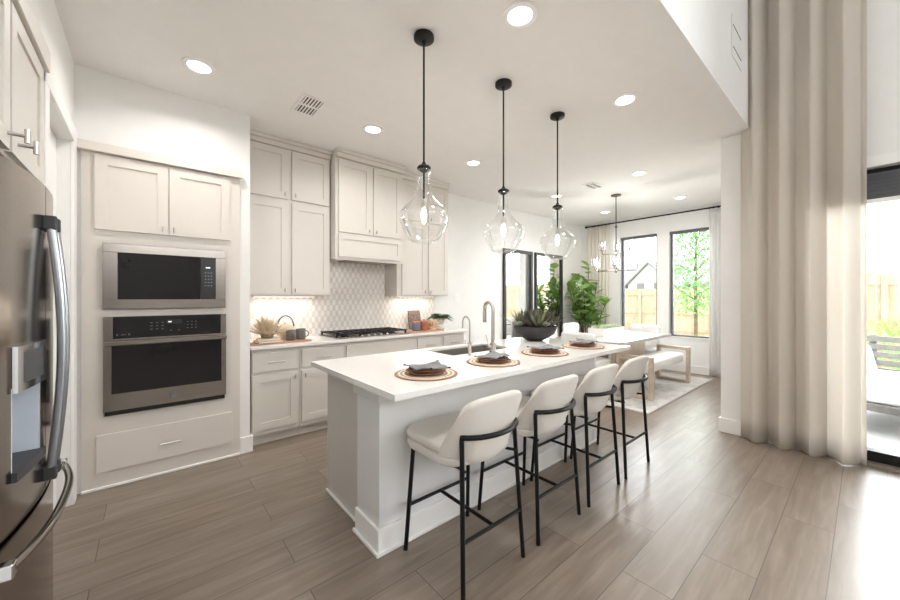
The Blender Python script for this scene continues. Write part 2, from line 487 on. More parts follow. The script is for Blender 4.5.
# left wall with pantry opening and fridge alcove
bm = NB()
bx(bm, XL-.12, XL, 3.36, YB, 0, CEIL); bx(bm, XL-.12, XL, 2.60, 3.36, 2.38, CEIL); bx(bm, XL-.12, XL, 2.515, 2.60, 0, CEIL)
struct('wall_left', bm, 'wall_paint', 'white left wall with the pantry doorway', 'wall')
for b_, lb in (((XL-.12, XL, 1.44, 2.515, 2.522, CEIL), 'white wall strip above the fridge cabinet'), ((XL-.12, XL, .84, 1.44, 0, CEIL), 'white wall on the near side of the fridge'),
               ((-1.2, -1.08, .84, 3.5, 0, CEIL), 'back wall of the fridge alcove'), ((-1.08, XL-.12, 2.515, 2.6, 0, CEIL), 'far side wall of the fridge alcove'), ((-1.08, XL-.12, 1.36, 1.44, 0, CEIL), 'near side wall of the fridge alcove')):
    bm = NB(); bx(bm, *b_); struct('wall_left', bm, 'wall_paint', lb, 'wall')
bm = NB(); bx(bm, -3.1, XL-.12, YD, YD+.12, 0, CEIL); bx(bm, -3.1, -3.0, -5.3, YD, 0, HI)
struct('wall_left', bm, 'wall_paint', 'living room wall to the left of the camera', 'wall')
bm = NB(); bx(bm, -3.1, -1.0, -5.3, -5.2, 0, HI); bx(bm, 3.4, 4.62, -5.3, -5.2, 0, HI)
bx(bm, -1.0, 3.4, -5.3, -5.2, 0, 2.7); bx(bm, -1.0, 3.4, -5.3, -5.2, 4.0, HI)  # unseen opening, set high for fill light and dark low reflections
struct('wall_rear', bm, 'wall_paint', 'living room wall behind the camera with an unseen opening shaped for light', 'wall')
# slider wall
bm = NB(); bx(bm, XS, XS+.2, .30, .955, 0, HI); bx(bm, XS, XS+.2, -2.2, .30, 2.40, 2.80); bx(bm, XS, XS+.2, -2.2, .30, 4.80, HI); bx(bm, XS, XS+.2, -.42, .30, 2.80, 4.80); bx(bm, XS, XS+.2, -5.3, -2.2, 0, HI)
struct('wall_right', bm, 'wall_paint', 'white wall around the sliding glass door', 'wall')
bm = NB(); bx(bm, XS+.2, XE+.2, .835, .955, 0, CEIL)
struct('wall_dining', bm, 'wall_paint', 'side wall of the dining area', 'wall')
# end wall with two windows
W1 = (2.59, 3.287); W2 = (1.736, 2.385); WZ = (.62, 2.58)
bm = NB()
bx(bm, XE, XE+.2, .955, W2[0], 0, CEIL); bx(bm, XE, XE+.2, W2[1], W1[0], 0, CEIL); bx(bm, XE, XE+.2, W1[1], YB, 0, CEIL)
for a, b in (W1, W2): bx(bm, XE, XE+.2, a, b, 0, WZ[0]); bx(bm, XE, XE+.2, a, b, WZ[1], CEIL)
struct('wall_end', bm, 'wall_paint', 'white dining wall with two tall windows', 'wall')
def window(name, y0, y1, label):
    r = sthing(name, label, 'window', (XE+.11, (y0+y1)/2, 0))
    hw = (y1-y0)/2; bm = NB(); f = .04
    bx(bm, -.03, .03, -hw, -hw+f, *WZ); bx(bm, -.03, .03, hw-f, hw, *WZ)
    bx(bm, -.03, .03, -hw+f, hw-f, WZ[0], WZ[0]+f); bx(bm, -.03, .03, -hw+f, hw-f, WZ[1]-f, WZ[1])
    obj('window_frame', bm, 'window_frame_paint', r)
    boxobj('pane', 'window_glass', r, -.003, .003, -hw+f, hw-f, WZ[0]+f, WZ[1]-f)
    boxobj('window_sill', 'trim_paint', r, -.13, -.03, -hw, hw, WZ[0], WZ[0]+.012)
    bm = NB(); bx(bm, -.085, -.035, -hw+.005, hw-.005, WZ[1]-.055, WZ[1]-.005)
    obj('shade_roll', bm, 'window_frame_paint', r)
window('window_1', *W1, 'tall dining window showing the fence and a house roof')
window('window_2', *W2, 'tall dining window with the young tree behind it')

# baseboards
def baseboard(name, segs, label):
    bm = NB()
    for (x0, x1, y0, y1) in segs: bx(bm, x0, x1, y0, y1, 0, .14, bev=.004)
    struct(name, bm, 'trim_paint', label, 'baseboard')
baseboard('baseboard_back', [(3.30, XE-.02, YB-.018, YB)], 'white baseboard under the mirrors')
baseboard('baseboard_end', [(XE-.018, XE, .98, YB-.02)], 'white baseboard under the dining windows')
baseboard('baseboard_right', [(XS-.018, XS, .36, .955), (XS-.018, XS+.2, .955, .972)], 'white baseboard behind the long curtain')
baseboard('baseboard_pier', [(.60, .70, YO-.018, YO), (.68, .698, YO, 3.62)], 'white baseboard around the pier beside the oven cabinet')
baseboard('baseboard_left', [(XL, XL+.012, 3.46, YO)], 'white baseboard in the corner beside the oven cabinet')

# pantry door on the left wall
r = sthing('door_1', 'white pantry door beside the fridge', 'door', (XL, 2.98, 0))
bm = NB()
bx(bm, 0, .02, .38, .475, 0, 2.475, bev=.004); bx(bm, 0, .02, -.464, -.38, 0, 2.475, bev=.004); bx(bm, 0, .022, -.464, .475, 2.38, 2.475, bev=.004)
obj('door_casing', bm, 'trim_paint', r)
bm = NB(); bx(bm, -.10, -.06, -.378, .378, .01, 2.37)
for z0, z1 in ((.25, 1.1), (1.3, 2.2)): bx(bm, -.06, -.052, -.25, .25, z0, z1, bev=.003)
obj('door_leaf', bm, 'trim_paint', r)
bm = NB(); tube(bm, [(-.06, -.31, 1.0), (-.02, -.31, 1.0)], .012); tube(bm, [(-.02, -.31, 1.0), (-.02, -.21, 1.0)], .009)
obj('door_handle', bm, 'nickel', r)

# sliding door
r = sthing('door_2', 'black framed sliding glass door behind the long curtain', 'door', (XS+.12, -.95, 0))
bm = NB()
for y0, y1 in ((1.17, 1.25), (-1.25, -1.17), (-.05, .03)): bx(bm, -.05, .05, y0, y1, 0, 2.40)
bx(bm, -.05, .05, -1.17, 1.17, 2.33, 2.40)
bx(bm, -.05, .05, -1.17, 1.17, .0, .105)
obj('door_frame', bm, 'black_metal', r)
boxobj('pane', 'window_glass', r, -.004, .004, .03, 1.17, .105, 2.33)
boxobj('pane', 'window_glass', r, .012, .02, -1.17, -.05, .105, 2.33)
boxobj('threshold', 'threshold_metal', r, -.12, -.05, -1.25, 1.25, 0, .022)
bm = NB(); bx(bm, -.085, -.075, -1.16, 1.16, 2.15, 2.36)
for k in range(7): bx(bm, -.092, -.07, -1.16, 1.16, 2.155+k*.03, 2.170+k*.03)
obj('shade_stack', bm, 'blind_fabric', r)
boxobj('shade_rail', 'trim_paint', r, -.095, -.065, -1.16, 1.16, 2.12, 2.15)
bm = NB(); bx(bm, -.14, -.12, -1.34, 1.34, 2.40, 2.485, bev=.003)
obj('door_casing', bm, 'trim_paint', r)

# unseen upper window above the slider, added to brighten the floor
r = sthing('added_high_window', 'unseen high window added above the sliding door for more daylight', 'window', (XS+.12, -1.31, 3.80))
bm = NB()
for y0, y1 in ((.84, .89), (-.89, -.84), (-.03, .03)): bx(bm, -.03, .03, y0, y1, -1, 1)
bx(bm, -.03, .03, -.84, .84, .95, 1); bx(bm, -.03, .03, -.84, .84, -1, -.95)
obj('window_frame', bm, 'window_frame_paint', r)
boxobj('pane', 'window_glass', r, -.003, .003, .03, .84, -.95, .95); boxobj('pane', 'window_glass', r, -.003, .003, -.84, -.03, -.95, .95)

# ------------------------------------------------------------------ cabinets
def shaker(bm, x0, x1, z0, z1, y, rail=.065, t=.02, rec=.009):
    """door facing -y, front face at y"""
    bx(bm, x0, x0+rail, y, y+t, z0, z1); bx(bm, x1-rail, x1, y, y+t, z0, z1)
    bx(bm, x0+rail, x1-rail, y, y+t, z0, z0+rail); bx(bm, x0+rail, x1-rail, y, y+t, z1-rail, z1)
    bx(bm, x0+rail, x1-rail, y+rec, y+t, z0+rail, z1-rail)
def door(par, x0, x1, z0, z1, y, mat, knob=None, rail=.065, big=False):
    bm = NB(); shaker(bm, x0, x1, z0, z1, y, rail)
    d = obj('door', bm, mat, par)
    if knob:
        kx, kz = knob; bm = NB()
        if big:
            tube(bm, [(kx, y, kz), (kx, y-.045, kz)], .006); tube(bm, [(kx, y-.045, kz-.024), (kx, y-.045, kz+.024)], .008)
        else:
            tube(bm, [(kx, y, kz), (kx, y-.02, kz)], .005); tube(bm, [(kx, y-.02, kz-.02), (kx, y-.02, kz+.02)], .0065)
        obj('knob', bm, 'nickel', d, smooth=40)
    return d
def drawer(par, x0, x1, z0, z1, y, mat, pull=True, L=.14, hz=None):
    bm = NB(); bx(bm, x0, x1, y, y+.02, z0, z1, bev=.002)
    d = obj('drawer', bm, mat, par)
    if pull:
        cx = (x0+x1)/2; cz = hz or (z0+z1)/2; bm = NB()
        for s in (-1, 1): tube(bm, [(cx+s*L*.36, y, cz), (cx+s*L*.36, y-.026, cz)], .004, 8)
        tube(bm, [(cx-L/2, y-.026, cz), (cx+L/2, y-.026, cz)], .006, 8)
        obj('handle', bm, 'nickel', d, smooth=40)
    return d
# oven tower
ov = thing('oven_cabinet', 'tall greige built-in cabinet holding the microwave and wall oven', 'cabinet', (0, 0, 0))
OX0, OX1, OY = -.355, .599, 3.50
bm = NB(); m_ = 'oven_cabinet_paint'
bx(bm, OX0, -.245, OY, OY+.02, 0, 2.375); bx(bm, .49, OX1, OY, OY+.02, 0, 2.375)
for z0, z1 in ((0, .515), (1.19, 1.285), (1.735, 2.375)): bx(bm, -.245, .49, OY, OY+.02, z0, z1)
bx(bm, OX0, -.335, OY+.02, 4.1, 0, 2.375); bx(bm, .58, OX1, OY+.02, 4.1, 0, 2.375)
for z in (.46, 1.225, 1.76, 2.35): bx(bm, -.335, .58, OY+.02, 4.1, z, z+.02)
bx(bm, -.335, .58, 4.08, 4.1, 0, 2.35)
obj('body', bm, m_, ov)
door(ov, -.288, .115, 1.836, 2.36, OY-.02, m_, (.085, 1.875)); door(ov, .121, .525, 1.836, 2.36, OY-.02, m_, (.15, 1.875))
drawer(ov, -.28, .539, .126, .386, OY-.02, m_, L=.13, hz=.245)
bm = NB(); bx(bm, -.383, .605, OY-.045, OY, 2.374, 2.436, bev=.003)
obj('crown_moulding', bm, m_, ov)
bm = NB(); bx(bm, OX0, OX1, OY-.014, OY, 0, .022, bev=.006)
obj('shoe_moulding', bm, 'trim_paint', ov)
# microwave
mw = thing('microwave', 'stainless built-in microwave above the wall oven', 'microwave', (.12, OY, 1.508))
bm = NB(); hw, hh = .368, .235
bx(bm, -hw, hw, -.035, -.001, .17, hh, bev=.003); bx(bm, -hw, hw, -.035, -.001, -hh, -.165, bev=.003)
bx(bm, -hw, -.29, -.035, -.001, -.165, .17); bx(bm, .30, hw, -.035, -.001, -.165, .17)
obj('trim_frame', bm, 'steel_horizontal', mw)
boxobj('oven_body', 'black_plastic', mw, -.355, .355, 0, .42, -.21, .21)
bm = NB(); bx(bm, -.29, .195, -.03, -.004, -.165, .17, bev=.002)
obj('door', bm, 'black_glass', mw)
boxobj('control_panel', 'black_plastic', mw, .198, .30, -.03, -.004, -.165, .17)
for i in range(3):
    for j in range(5): boxobj('button', 'grey_metal', mw, .225+i*.020, .236+i*.020, -.0308, -.03, -.06+j*.026, -.052+j*.026)
boxobj('display', 'display_glow', mw, .232, .262, -.0308, -.03, .085, .094)
# wall oven
wo = thing('wall_oven', 'stainless wall oven with black glass door and control panel', 'oven', (.124, OY, .505))
bm = NB(); bx(bm, -.355, .355, 0, .45, .02, .68); obj('oven_body', bm, 'black_plastic', wo)
bm = NB(); bx(bm, -.368, -.318, -.035, -.001, .555, .714); bx(bm, .33, .368, -.035, -.001, .555, .714)
bx(bm, -.368, .368, -.032, -.001, .545, .556)
obj('control_surround', bm, 'steel_horizontal', wo)
boxobj('control_panel', 'black_glass', wo, -.318, .33, -.035, -.004, .556, .714)
for j in range(3):
    for i in range(3): boxobj('button', 'grey_metal', wo, -.115+i*.032, -.101+i*.032, -.036, -.035, .612+j*.024, .617+j*.024)
    for i in range(3): boxobj('button', 'grey_metal', wo, .105+i*.026, .115+i*.026, -.036, -.035, .612+j*.024, .617+j*.024)
for x0, x1, z0, z1 in ((-.30, -.292, .578, .590), (-.277, -.250, .581, .585), (-.236, -.228, .578, .590), (.0, .012, .598, .603), (.05, .062, .598, .603)):
    boxobj('button', 'grey_metal', wo, x0, x1, -.036, -.035, z0, z1)
bm = NB(); bx(bm, -.02, .075, -.0362, -.035, .648, .682); obj('display', bm, 'black_plastic', wo)
bm = NB(); bx(bm, -.01, .01, -.0368, -.036, .662, .669); obj('clock', bm, 'display_glow', wo)
bm = NB()
bx(bm, -.368, -.325, -.04, -.001, .045, .545); bx(bm, .335, .368, -.04, -.001, .045, .545)
bx(bm, -.325, .335, -.04, -.001, .045, .165); bx(bm, -.325, .335, -.04, -.001, .512, .545)
wd = obj('oven_door', bm, 'steel_horizontal', wo)
boxobj('door_glass', 'black_glass', wd, -.325, .335, -.036, -.004, .165, .512)
bm = NB(); bx(bm, -.368, .368, -.085, -.062, .508, .545, bev=.008)
for s in (-.33, .33): bx(bm, s-.02, s+.02, -.065, -.04, .512, .54)
obj('handle', bm, 'steel_horizontal', wd)
# round badge with script loops
bm = NB(); lathe(bm, [(.0, 0), (.021, 0), (.021, .003), (.0, .003)], n=24)
bmesh.ops.rotate(bm, verts=bm.verts, cent=(0, 0, 0), matrix=Matrix.Rotation(PI/2, 3, 'X')); bmesh.ops.translate(bm, verts=bm.verts, vec=(.02, -.040, .105))
bd = obj('badge', bm, 'grey_metal', wd)
bm = NB()
def ringpts(cx, cz, rx, rz, y, a0=0, a1=2*PI, n=14): return [(cx+rx*math.cos(a0+(a1-a0)*k/n), y, cz+rz*math.sin(a0+(a1-a0)*k/n)) for k in range(n+1)]
tube(bm, ringpts(.02, .105, .0175, .0175, -.0435, n=22), .001, 5)
tube(bm, ringpts(.014, .105, .005, .008, -.0435, .6, 5.8), .001, 5); tube(bm, [(.018, -.0435, .104), (.014, -.0435, .104)], .001, 5)
tube(bm, ringpts(.027, .109, .004, .0038, -.0435, .5, 4.7), .001, 5); tube(bm, ringpts(.027, .101, .0045, .0042, -.0435, 1.6, 5.9), .001, 5)
obj('script_monogram', bm, 'nickel', bd)
boxobj('lower_vent', 'black_plastic', wo, -.36, .36, -.03, -.001, .012, .045)

# upper cabinets
UY = 3.83; um = 'cabinet_paint'
def crown(par, x0, x1, y, z0=2.873, left=False, right=False):
    bm = NB(); bx(bm, x0, x1, y-.025, YB-.002, z0, 2.92, bev=.003); bx(bm, x0-.0, x1+.0, y-.05, YB-.002, 2.92, CEIL-.002, bev=.004)
    obj('crown_moulding', bm, um, par)
u1 = thing('upper_cabinet', 'greige upper cabinet with four doors between the oven wall and the hood cabinet', 'cabinet')
bm = NB(); bx(bm, .683, 1.53, UY+.02, YB-.002, 1.375, 2.873); obj('body', bm, um, u1)
for x0, x1, kx in ((.70, 1.085, 1.055), (1.125, 1.515, 1.155)):
    door(u1, x0, x1, 1.385, 2.325, UY, um, (kx, 1.43)); door(u1, x0, x1, 2.36, 2.865, UY, um, (kx, 2.405))
crown(u1, .683, 1.53, UY+.02)
hd = thing('hood_cabinet', 'greige range hood cabinet with two doors over the cooktop', 'cabinet')
HY = 3.70
bm = NB(); bx(bm, 1.533, 2.388, HY+.02, YB-.014, 1.78, 2.873); bx(bm, 1.533, 2.388, HY+.01, HY+.02, 1.765, 2.873); obj('body', bm, um, hd)
door(hd, 1.565, 1.955, 2.07, 2.855, HY-.01, um, (1.925, 2.11)); door(hd, 1.985, 2.36, 2.07, 2.855, HY-.01, um, (2.015, 2.11))
bm = NB(); shaker(bm, 1.565, 2.36, 1.80, 2.05, HY-.01, .055); obj('valance_panel', bm, um, hd)
bm = NB(); bx(bm, 1.70, 2.22, 3.80, 4.05, 1.770, 1.779); obj('vent_insert', bm, 'steel_horizontal', hd)
bm = NB(); bx(bm, 1.533, 2.388, HY-.03, YB-.014, 2.873, 2.92, bev=.003); bx(bm, 1.533, 2.388, HY-.055, YB-.014, 2.92, CEIL-.002, bev=.004)
obj('crown_moulding', bm, um, hd)
u2 = thing('upper_cabinet', 'greige upper cabinet with four doors right of the hood', 'cabinet')
bm = NB(); bx(bm, 2.392, 3.235, UY+.02, YB-.002, 1.375, 2.873); obj('body', bm, um, u2)
for x0, x1, kx in ((2.46, 2.845, 2.815), (2.885, 3.222, 2.915)):
    door(u2, x0, x1, 1.385, 2.325, UY, um, (kx, 1.43)); door(u2, x0, x1, 2.36, 2.865, UY, um, (kx, 2.405))
crown(u2, 2.392, 3.235, UY+.02)
# under-cabinet lights
for i, (x0, x1, lb) in enumerate(((.80, 1.42, 'warm light strip under the left upper cabinet'), (2.50, 3.10, 'warm light strip under the right upper cabinet'))):
    t_ = thing('under_cabinet_light', lb, 'light', ((x0+x1)/2, 4.02, 1.374), 0, 'under cabinet lights')
    hwx = (x1-x0)/2
    boxobj('housing', 'trim_paint', t_, -hwx, hwx, -.03, .03, -.012, 0)
    boxobj('lens', 'under_glow', t_, -hwx+.01, hwx-.01, -.025, .025, -.015, -.012)
    area('strip_lamp', (0, 0, -.018), (0, 0, 0), hwx*1.9, .05, 1.0, (1, .93, .84), parent=t_)

# base cabinets
BY = 3.55; bmz = (.105, .885)
def base(x0, x1, label, dr, dd):
    t_ = thing('base_cabinet', label, 'cabinet', (0, 0, 0))
    bm = NB(); bx(bm, x0, x1, BY+.02, YB-.002, .105, .8845); obj('body', bm, um, t_)
    bm = NB(); bx(bm, x0, x1, BY+.085, BY+.10, .0, .105); obj('toe_kick', bm, um, t_)
    for a, b, p in dr: drawer(t_, a, b, .675, .848, BY, um, p)
    for a, b, kx in dd: door(t_, a, b, .15, .648, BY, um, (kx, .60) if kx else None)
base(.70, 1.114, 'greige base cabinet with one drawer and door beside the oven wall', [(.705, 1.095, True)], [(.705, 1.095, 1.068)])
base(1.116, 1.570, 'greige base cabinet left of the cooktop, partly behind the island', [(1.135, 1.555, True)], [(1.135, 1.555, 1.165)])
base(1.572, 2.490, 'wide greige base cabinet under the cooktop', [(1.59, 2.475, False)], [(1.59, 2.027, 2.0), (2.035, 2.475, 2.06)])
base(2.492, 2.894, 'greige base cabinet just right of the cooktop', [(2.507, 2.872, True)], [(2.507, 2.872, 2.54)])
base(2.896, 3.285, 'greige base cabinet at the right end of the back counter', [(2.918, 3.27, True)], [(2.918, 3.27, 2.95)])
bm = NB(); bx(bm, .684, 3.30, 3.52, YB-.001, .885, .915, bev=.003)
tag(obj('back_countertop', bm, 'quartz'), 'white quartz worktop along the back wall', 'countertop')
bm = NB(); bx(bm, .682, 3.235, YB-.012, YB-.0005, .915, 1.374); bx(bm, 1.532, 2.39, YB-.012, YB-.0005, 1.374, 1.79)
struct('trim_1', bm, 'backsplash_tile', 'white and beige patterned tile backsplash', 'backsplash')
# outlets
def plate(x, z, label, par=None):
    t_ = thing('light_switch', label, 'switch', (x, YB, z))
    bm = NB(); bx(bm, -.06, .06, -.006, -.0005, -.058, .058, bev=.002); obj('cover_plate', bm, 'trim_paint', t_)
    for s in (-.026, .026): boxobj('rocker', 'trim_paint', t_, s-.015, s+.015, -.010, -.006, -.03, .03)
plate(3.68, 1.345, 'white double light switch on the wall right of the upper cabinets')
t_ = thing('light_switch', 'small light switch beside the right dining curtain', 'switch', (XE, 1.64, 1.34))
bm = NB(); bx(bm, -.006, -.0005, -.035, .035, -.058, .058, bev=.002); obj('cover_plate', bm, 'vent_paint', t_)
boxobj('rocker', 'trim_paint', t_, -.01, -.006, -.015, .015, -.03, .03)

# cooktop
ct = thing('cooktop', 'stainless gas cooktop with black grates on the back counter', 'cooktop', (1.96, 3.86, .915))
bm = NB(); bx(bm, -.455, .455, -.265, .255, 0.0005, .012, bev=.004); obj('cooking_surface', bm, 'steel_horizontal', ct)
for i, cx in enumerate((-.30, 0, .30)):
    bm = NB()
    for x in (-.14, -.05, .05, .14): bx(bm, cx+x-.005, cx+x+.005, -.215, .225, .036, .05)
    for y in (-.215, -.07, .08, .225): bx(bm, cx-.146, cx+.146, y-.005, y+.005, .036, .048)
    for x in (-.135, .135):
        for y in (-.2, .21): bx(bm, cx+x-.008, cx+x+.008, y-.008, y+.008, .012, .036)
    obj('grate', bm, 'black_metal', ct)
for cx, cy in ((-.3, -.1), (-.3, .12), (0, .02), (.3, -.1), (.3, .12)):
    bm = NB(); lathe(bm, [(.05, .012), (.05, .020), (.034, .022), (.034, .03), (.0, .031)], (cx, cy, 0), 18); obj('burner', bm, 'black_metal', ct, smooth=40)
for k in range(5):
    bm = NB(); lathe(bm, [(.013, .012), (.013, .022), (.010, .026), (0, .026)], (-.16+.08*k, -.243, 0), 14); obj('knob', bm, 'nickel', ct, smooth=40)

# ------------------------------------------------------------------ fridge and its cabinet
fc = thing('fridge_cabinet', 'greige cabinet above the fridge with two shaker doors', 'cabinet', (XL, 1.98, 0), PI/2)
bm = NB(); bx(bm, -.535, .53, 0.0, .62, 1.86, 2.52); obj('body', bm, um, fc)
door(fc, -.50, -.035, 1.875, 2.41, -.02, um, (-.065, 1.925), big=True); door(fc, -.01, .485, 1.875, 2.41, -.02, um, (.06, 1.925), big=True)
bm = NB(); bx(bm, -.535, .53, -.035, 0, 2.42, 2.52, bev=.003); obj('crown_moulding', bm, um, fc)
fr = thing('refrigerator', 'large stainless french door refrigerator with dispenser against the left wall', 'refrigerator', (0, 2.02, 0))
def fx(y): return -.298 - .052*(y/.455)**2
def curved(bm, y0, y1, z0, z1, back=-.395, ins=0, n=10, front=None):
    ys = [y0+(y1-y0)*k/n for k in range(n+1)]
    prism(bm, [((front if front is not None else fx(y)-ins), y) for y in ys]+[(back, y1), (back, y0)], z0, z1)
bm = NB(); bx(bm, -1.06, -.405, -.452, .452, .03, 1.775)
for y in (-.38, .38): bx(bm, -.5, -.44, y-.03, y+.03, 0, .03)
obj('case', bm, 'dark_rubber', fr)
dy0, dy1, dz0, dz1 = -.315, -.075, .80, 1.20
bm = NB()
curved(bm, -.452, dy0, .635, 1.78); curved(bm, dy1, -.004, .635, 1.78, n=4)
curved(bm, dy0, dy1, .635, dz0); curved(bm, dy0, dy1, dz1, 1.78); curved(bm, dy0, dy1, dz0, dz1, back=-.395, front=-.385)
dl = obj('door', bm, 'steel_fridge', fr, smooth=30)
bm = NB(); curved(bm, .004, .452, .635, 1.78); drr = obj('door', bm, 'steel_fridge', fr, smooth=30)
# dispenser
bm = NB()
curved(bm, dy0+.006, dy1+.012, 1.06, 1.205, back=-.36, ins=-.012); dsp = obj('dispenser_panel', bm, 'chrome', dl, smooth=30)
bm = NB(); curved(bm, dy0+.045, dy1-.03, 1.085, 1.185, back=-.34, ins=-.0135); obj('display_glass', bm, 'grey_metal', dsp, smooth=30)
bm = NB()
bx(bm, -.384, -.381, dy0+.004, dy1-.004, dz0+.004, 1.075)
bx(bm, -.381, fx(dy0), dy0+.002, dy0+.012, dz0+.004, 1.075); bx(bm, -.381, fx(dy1)-.002, dy1-.012, dy1-.002, dz0+.004, 1.075)
obj('dispenser_niche', bm, 'niche_glow_plastic', dl)
bm = NB(); curved(bm, dy0, dy1, dz0-.015, dz0+.015, back=-.38, ins=-.012); obj('drip_tray', bm, 'dark_rubber', dl, smooth=30)
bm = NB(); curved(bm, -.452, .452, .05, .618, n=16); dz = obj('freezer_drawer', bm, 'steel_fridge', fr, smooth=30)
boxobj('base_grille', 'dark_rubber', fr, -.42, -.40, -.44, .44, .005, .05)
def fridge_handle(par, y):
    n = 16; pts = []
    for k in range(n+1):
        t = k/n; z = .70+(1.655-.70)*t; pts.append((fx(y)+.016+.030*math.sin(PI*t), y, z))
    bm = NB(); tube(bm, pts, .0135, 12, flat=1.0); h = obj('handle', bm, 'steel_bright', par, smooth=60)
    for z0, z1 in ((.675, .725), (1.612, 1.665)):
        bm = NB(); bx(bm, fx(y)-.002, fx(y)+.034, y-.014, y+.014, z0, z1, bev=.005); obj('handle_cap', bm, 'dark_rubber', h)
fridge_handle(dl, -.032); fridge_handle(drr, .032)
n = 20; pts = []
for k in range(n+1):
    t = k/n; y = -.425+.85*t; pts.append((-.252-.055*abs(2*t-1)**2.5, y, .575))
bm = NB(); tube(bm, pts, .0135, 12); h = obj('handle', bm, 'steel_fridge', dz, smooth=60)
for y in (-.425, .425):
    bm = NB(); bx(bm, fx(y)-.002, fx(y)+.05, y-.018, y+.018, .553, .597, bev=.005); obj('handle_cap', bm, 'chrome', h)

# ------------------------------------------------------------------ island
il = thing('kitchen_island', 'white and greige kitchen island with plinth moulding', 'island')
bm = NB(); bx(bm, .93, 3.225, 1.67, 1.93, .02, .882); obj('seating_side_wall', bm, 'island_paint', il)
bm = NB(); bx(bm, .960, 3.20, 1.93, 2.46, .0, .70); bx(bm, .960, 1.70, 1.93, 2.46, .70, .882); bx(bm, 2.50, 3.20, 1.93, 2.46, .70, .882); bx(bm, 1.70, 2.50, 2.43, 2.46, .70, .882)
obj('cabinet_body', bm, 'island_end_paint', il)
bm = NB()
bx(bm, .914, 3.241, 1.654, 1.67, 0, .135, bev=.004); bx(bm, .914, .93, 1.67, 1.93, 0, .135, bev=.004); bx(bm, 3.225, 3.241, 1.67, 1.93, 0, .135, bev=.004)
obj('plinth', bm, 'trim_paint', il)
bm = NB()
bx(bm, .899, 3.255, 1.640, 1.654, 0, .022, bev=.006); bx(bm, .899, .914, 1.654, 1.935, 0, .022, bev=.006); bx(bm, .945, .960, 1.935, 2.46, 0, .018, bev=.005)
obj('shoe_moulding', bm, 'trim_paint', il)
bm = NB(); bx(bm, .912, 3.243, 1.652, 1.67, .80, .882, bev=.004); bx(bm, .912, .93, 1.67, 1.948, .80, .882, bev=.004)
obj('cap_moulding', bm, 'island_paint', il)
SX0, SX1, SY0, SY1 = 1.76, 2.45, 2.03, 2.38
bm = NB()
xs, ys = (.85, SX0, SX1, 3.325), (1.385, SY0, SY1, 2.475)
for i in range(3):
    for j in range(3):
        if (i, j) != (1, 1): bx(bm, xs[i], xs[i+1], ys[j], ys[j+1], .885, .915)
bmesh.ops.remove_doubles(bm, verts=bm.verts, dist=1e-5)
tag(obj('island_countertop', bm, 'quartz'), 'white quartz slab on top of the kitchen island', 'countertop')
sk = thing('sink', 'stainless undermount sink set into the island top', 'sink', ((SX0+SX1)/2, (SY0+SY1)/2, .9))
hx, hy = (SX1-SX0)/2, (SY1-SY0)/2
bm = NB(); t_ = .004
bx(bm, -hx, hx, -hy, hy, -.19, -.186)
bx(bm, -hx, -hx+t_, -hy, hy, -.186, -.001); bx(bm, hx-t_, hx, -hy, hy, -.186, -.001); bx(bm, -hx, hx, -hy, -hy+t_, -.186, -.001); bx(bm, -hx, hx, hy-t_, hy, -.186, -.001)
obj('basin', bm, 'sink_steel', sk)
bm = NB(); lathe(bm, [(.045, -.186), (.045, -.182), (.03, -.184), (0, -.185)], n=18); obj('drain', bm, 'chrome', sk)
def arc(r, z0, n=12, a0=PI, a1=0): return [(0, r+r*math.cos(a0+(a1-a0)*k/n), z0+r*math.sin(a0+(a1-a0)*k/n)) for k in range(n+1)]
fa = thing('faucet', 'tall brushed nickel pull-down faucet on the island', 'faucet', (2.12, 1.955, .915), -.15)
bm = NB(); lathe(bm, [(.028, 0.0005), (.028, .006), (.024, .01), (.024, .075), (.0, .078)], n=18); obj('base', bm, 'nickel', fa, smooth=40)
bm = NB(); tube(bm, [(0, 0, .07), (0, 0, .34)]+arc(.055, .345)[1:]+[(0, .11, .32)], .0145, 14); obj('spout', bm, 'nickel', fa, smooth=50)
bm = NB(); tube(bm, [(0, .11, .325), (0, .11, .235)], .0165, 14); obj('spray_head', bm, 'nickel', fa, smooth=50)
bm = NB(); tube(bm, [(-.02, .0, .05), (-.055, 0.0, .05)], .013, 10); tube(bm, [(-.045, 0, .055), (-.055, .02, .14)], [.006, .004], 8); obj('lever', bm, 'nickel', fa, smooth=50)
ff = thing('faucet', 'slim nickel water filter tap on the island beside the taller faucet', 'faucet', (1.87, 1.965, .915), -.15)
bm = NB(); lathe(bm, [(.018, 0.0005), (.018, .008), (.013, .012), (.013, .075), (.016, .08), (.016, .095), (.008, .1), (0, .1)], n=16); obj('base', bm, 'nickel', ff, smooth=40)
bm = NB(); tube(bm, [(0, 0, .09), (0, 0, .24)]+arc(.048, .245)[1:]+[(0, .096, .20)], .0062, 12); obj('spout', bm, 'nickel', ff, smooth=50)
bm = NB(); tube(bm, [(-.01, 0, .088), (-.04, .0, .088), (-.042, .0, .12)], .004, 8); obj('lever', bm, 'nickel', ff, smooth=50)

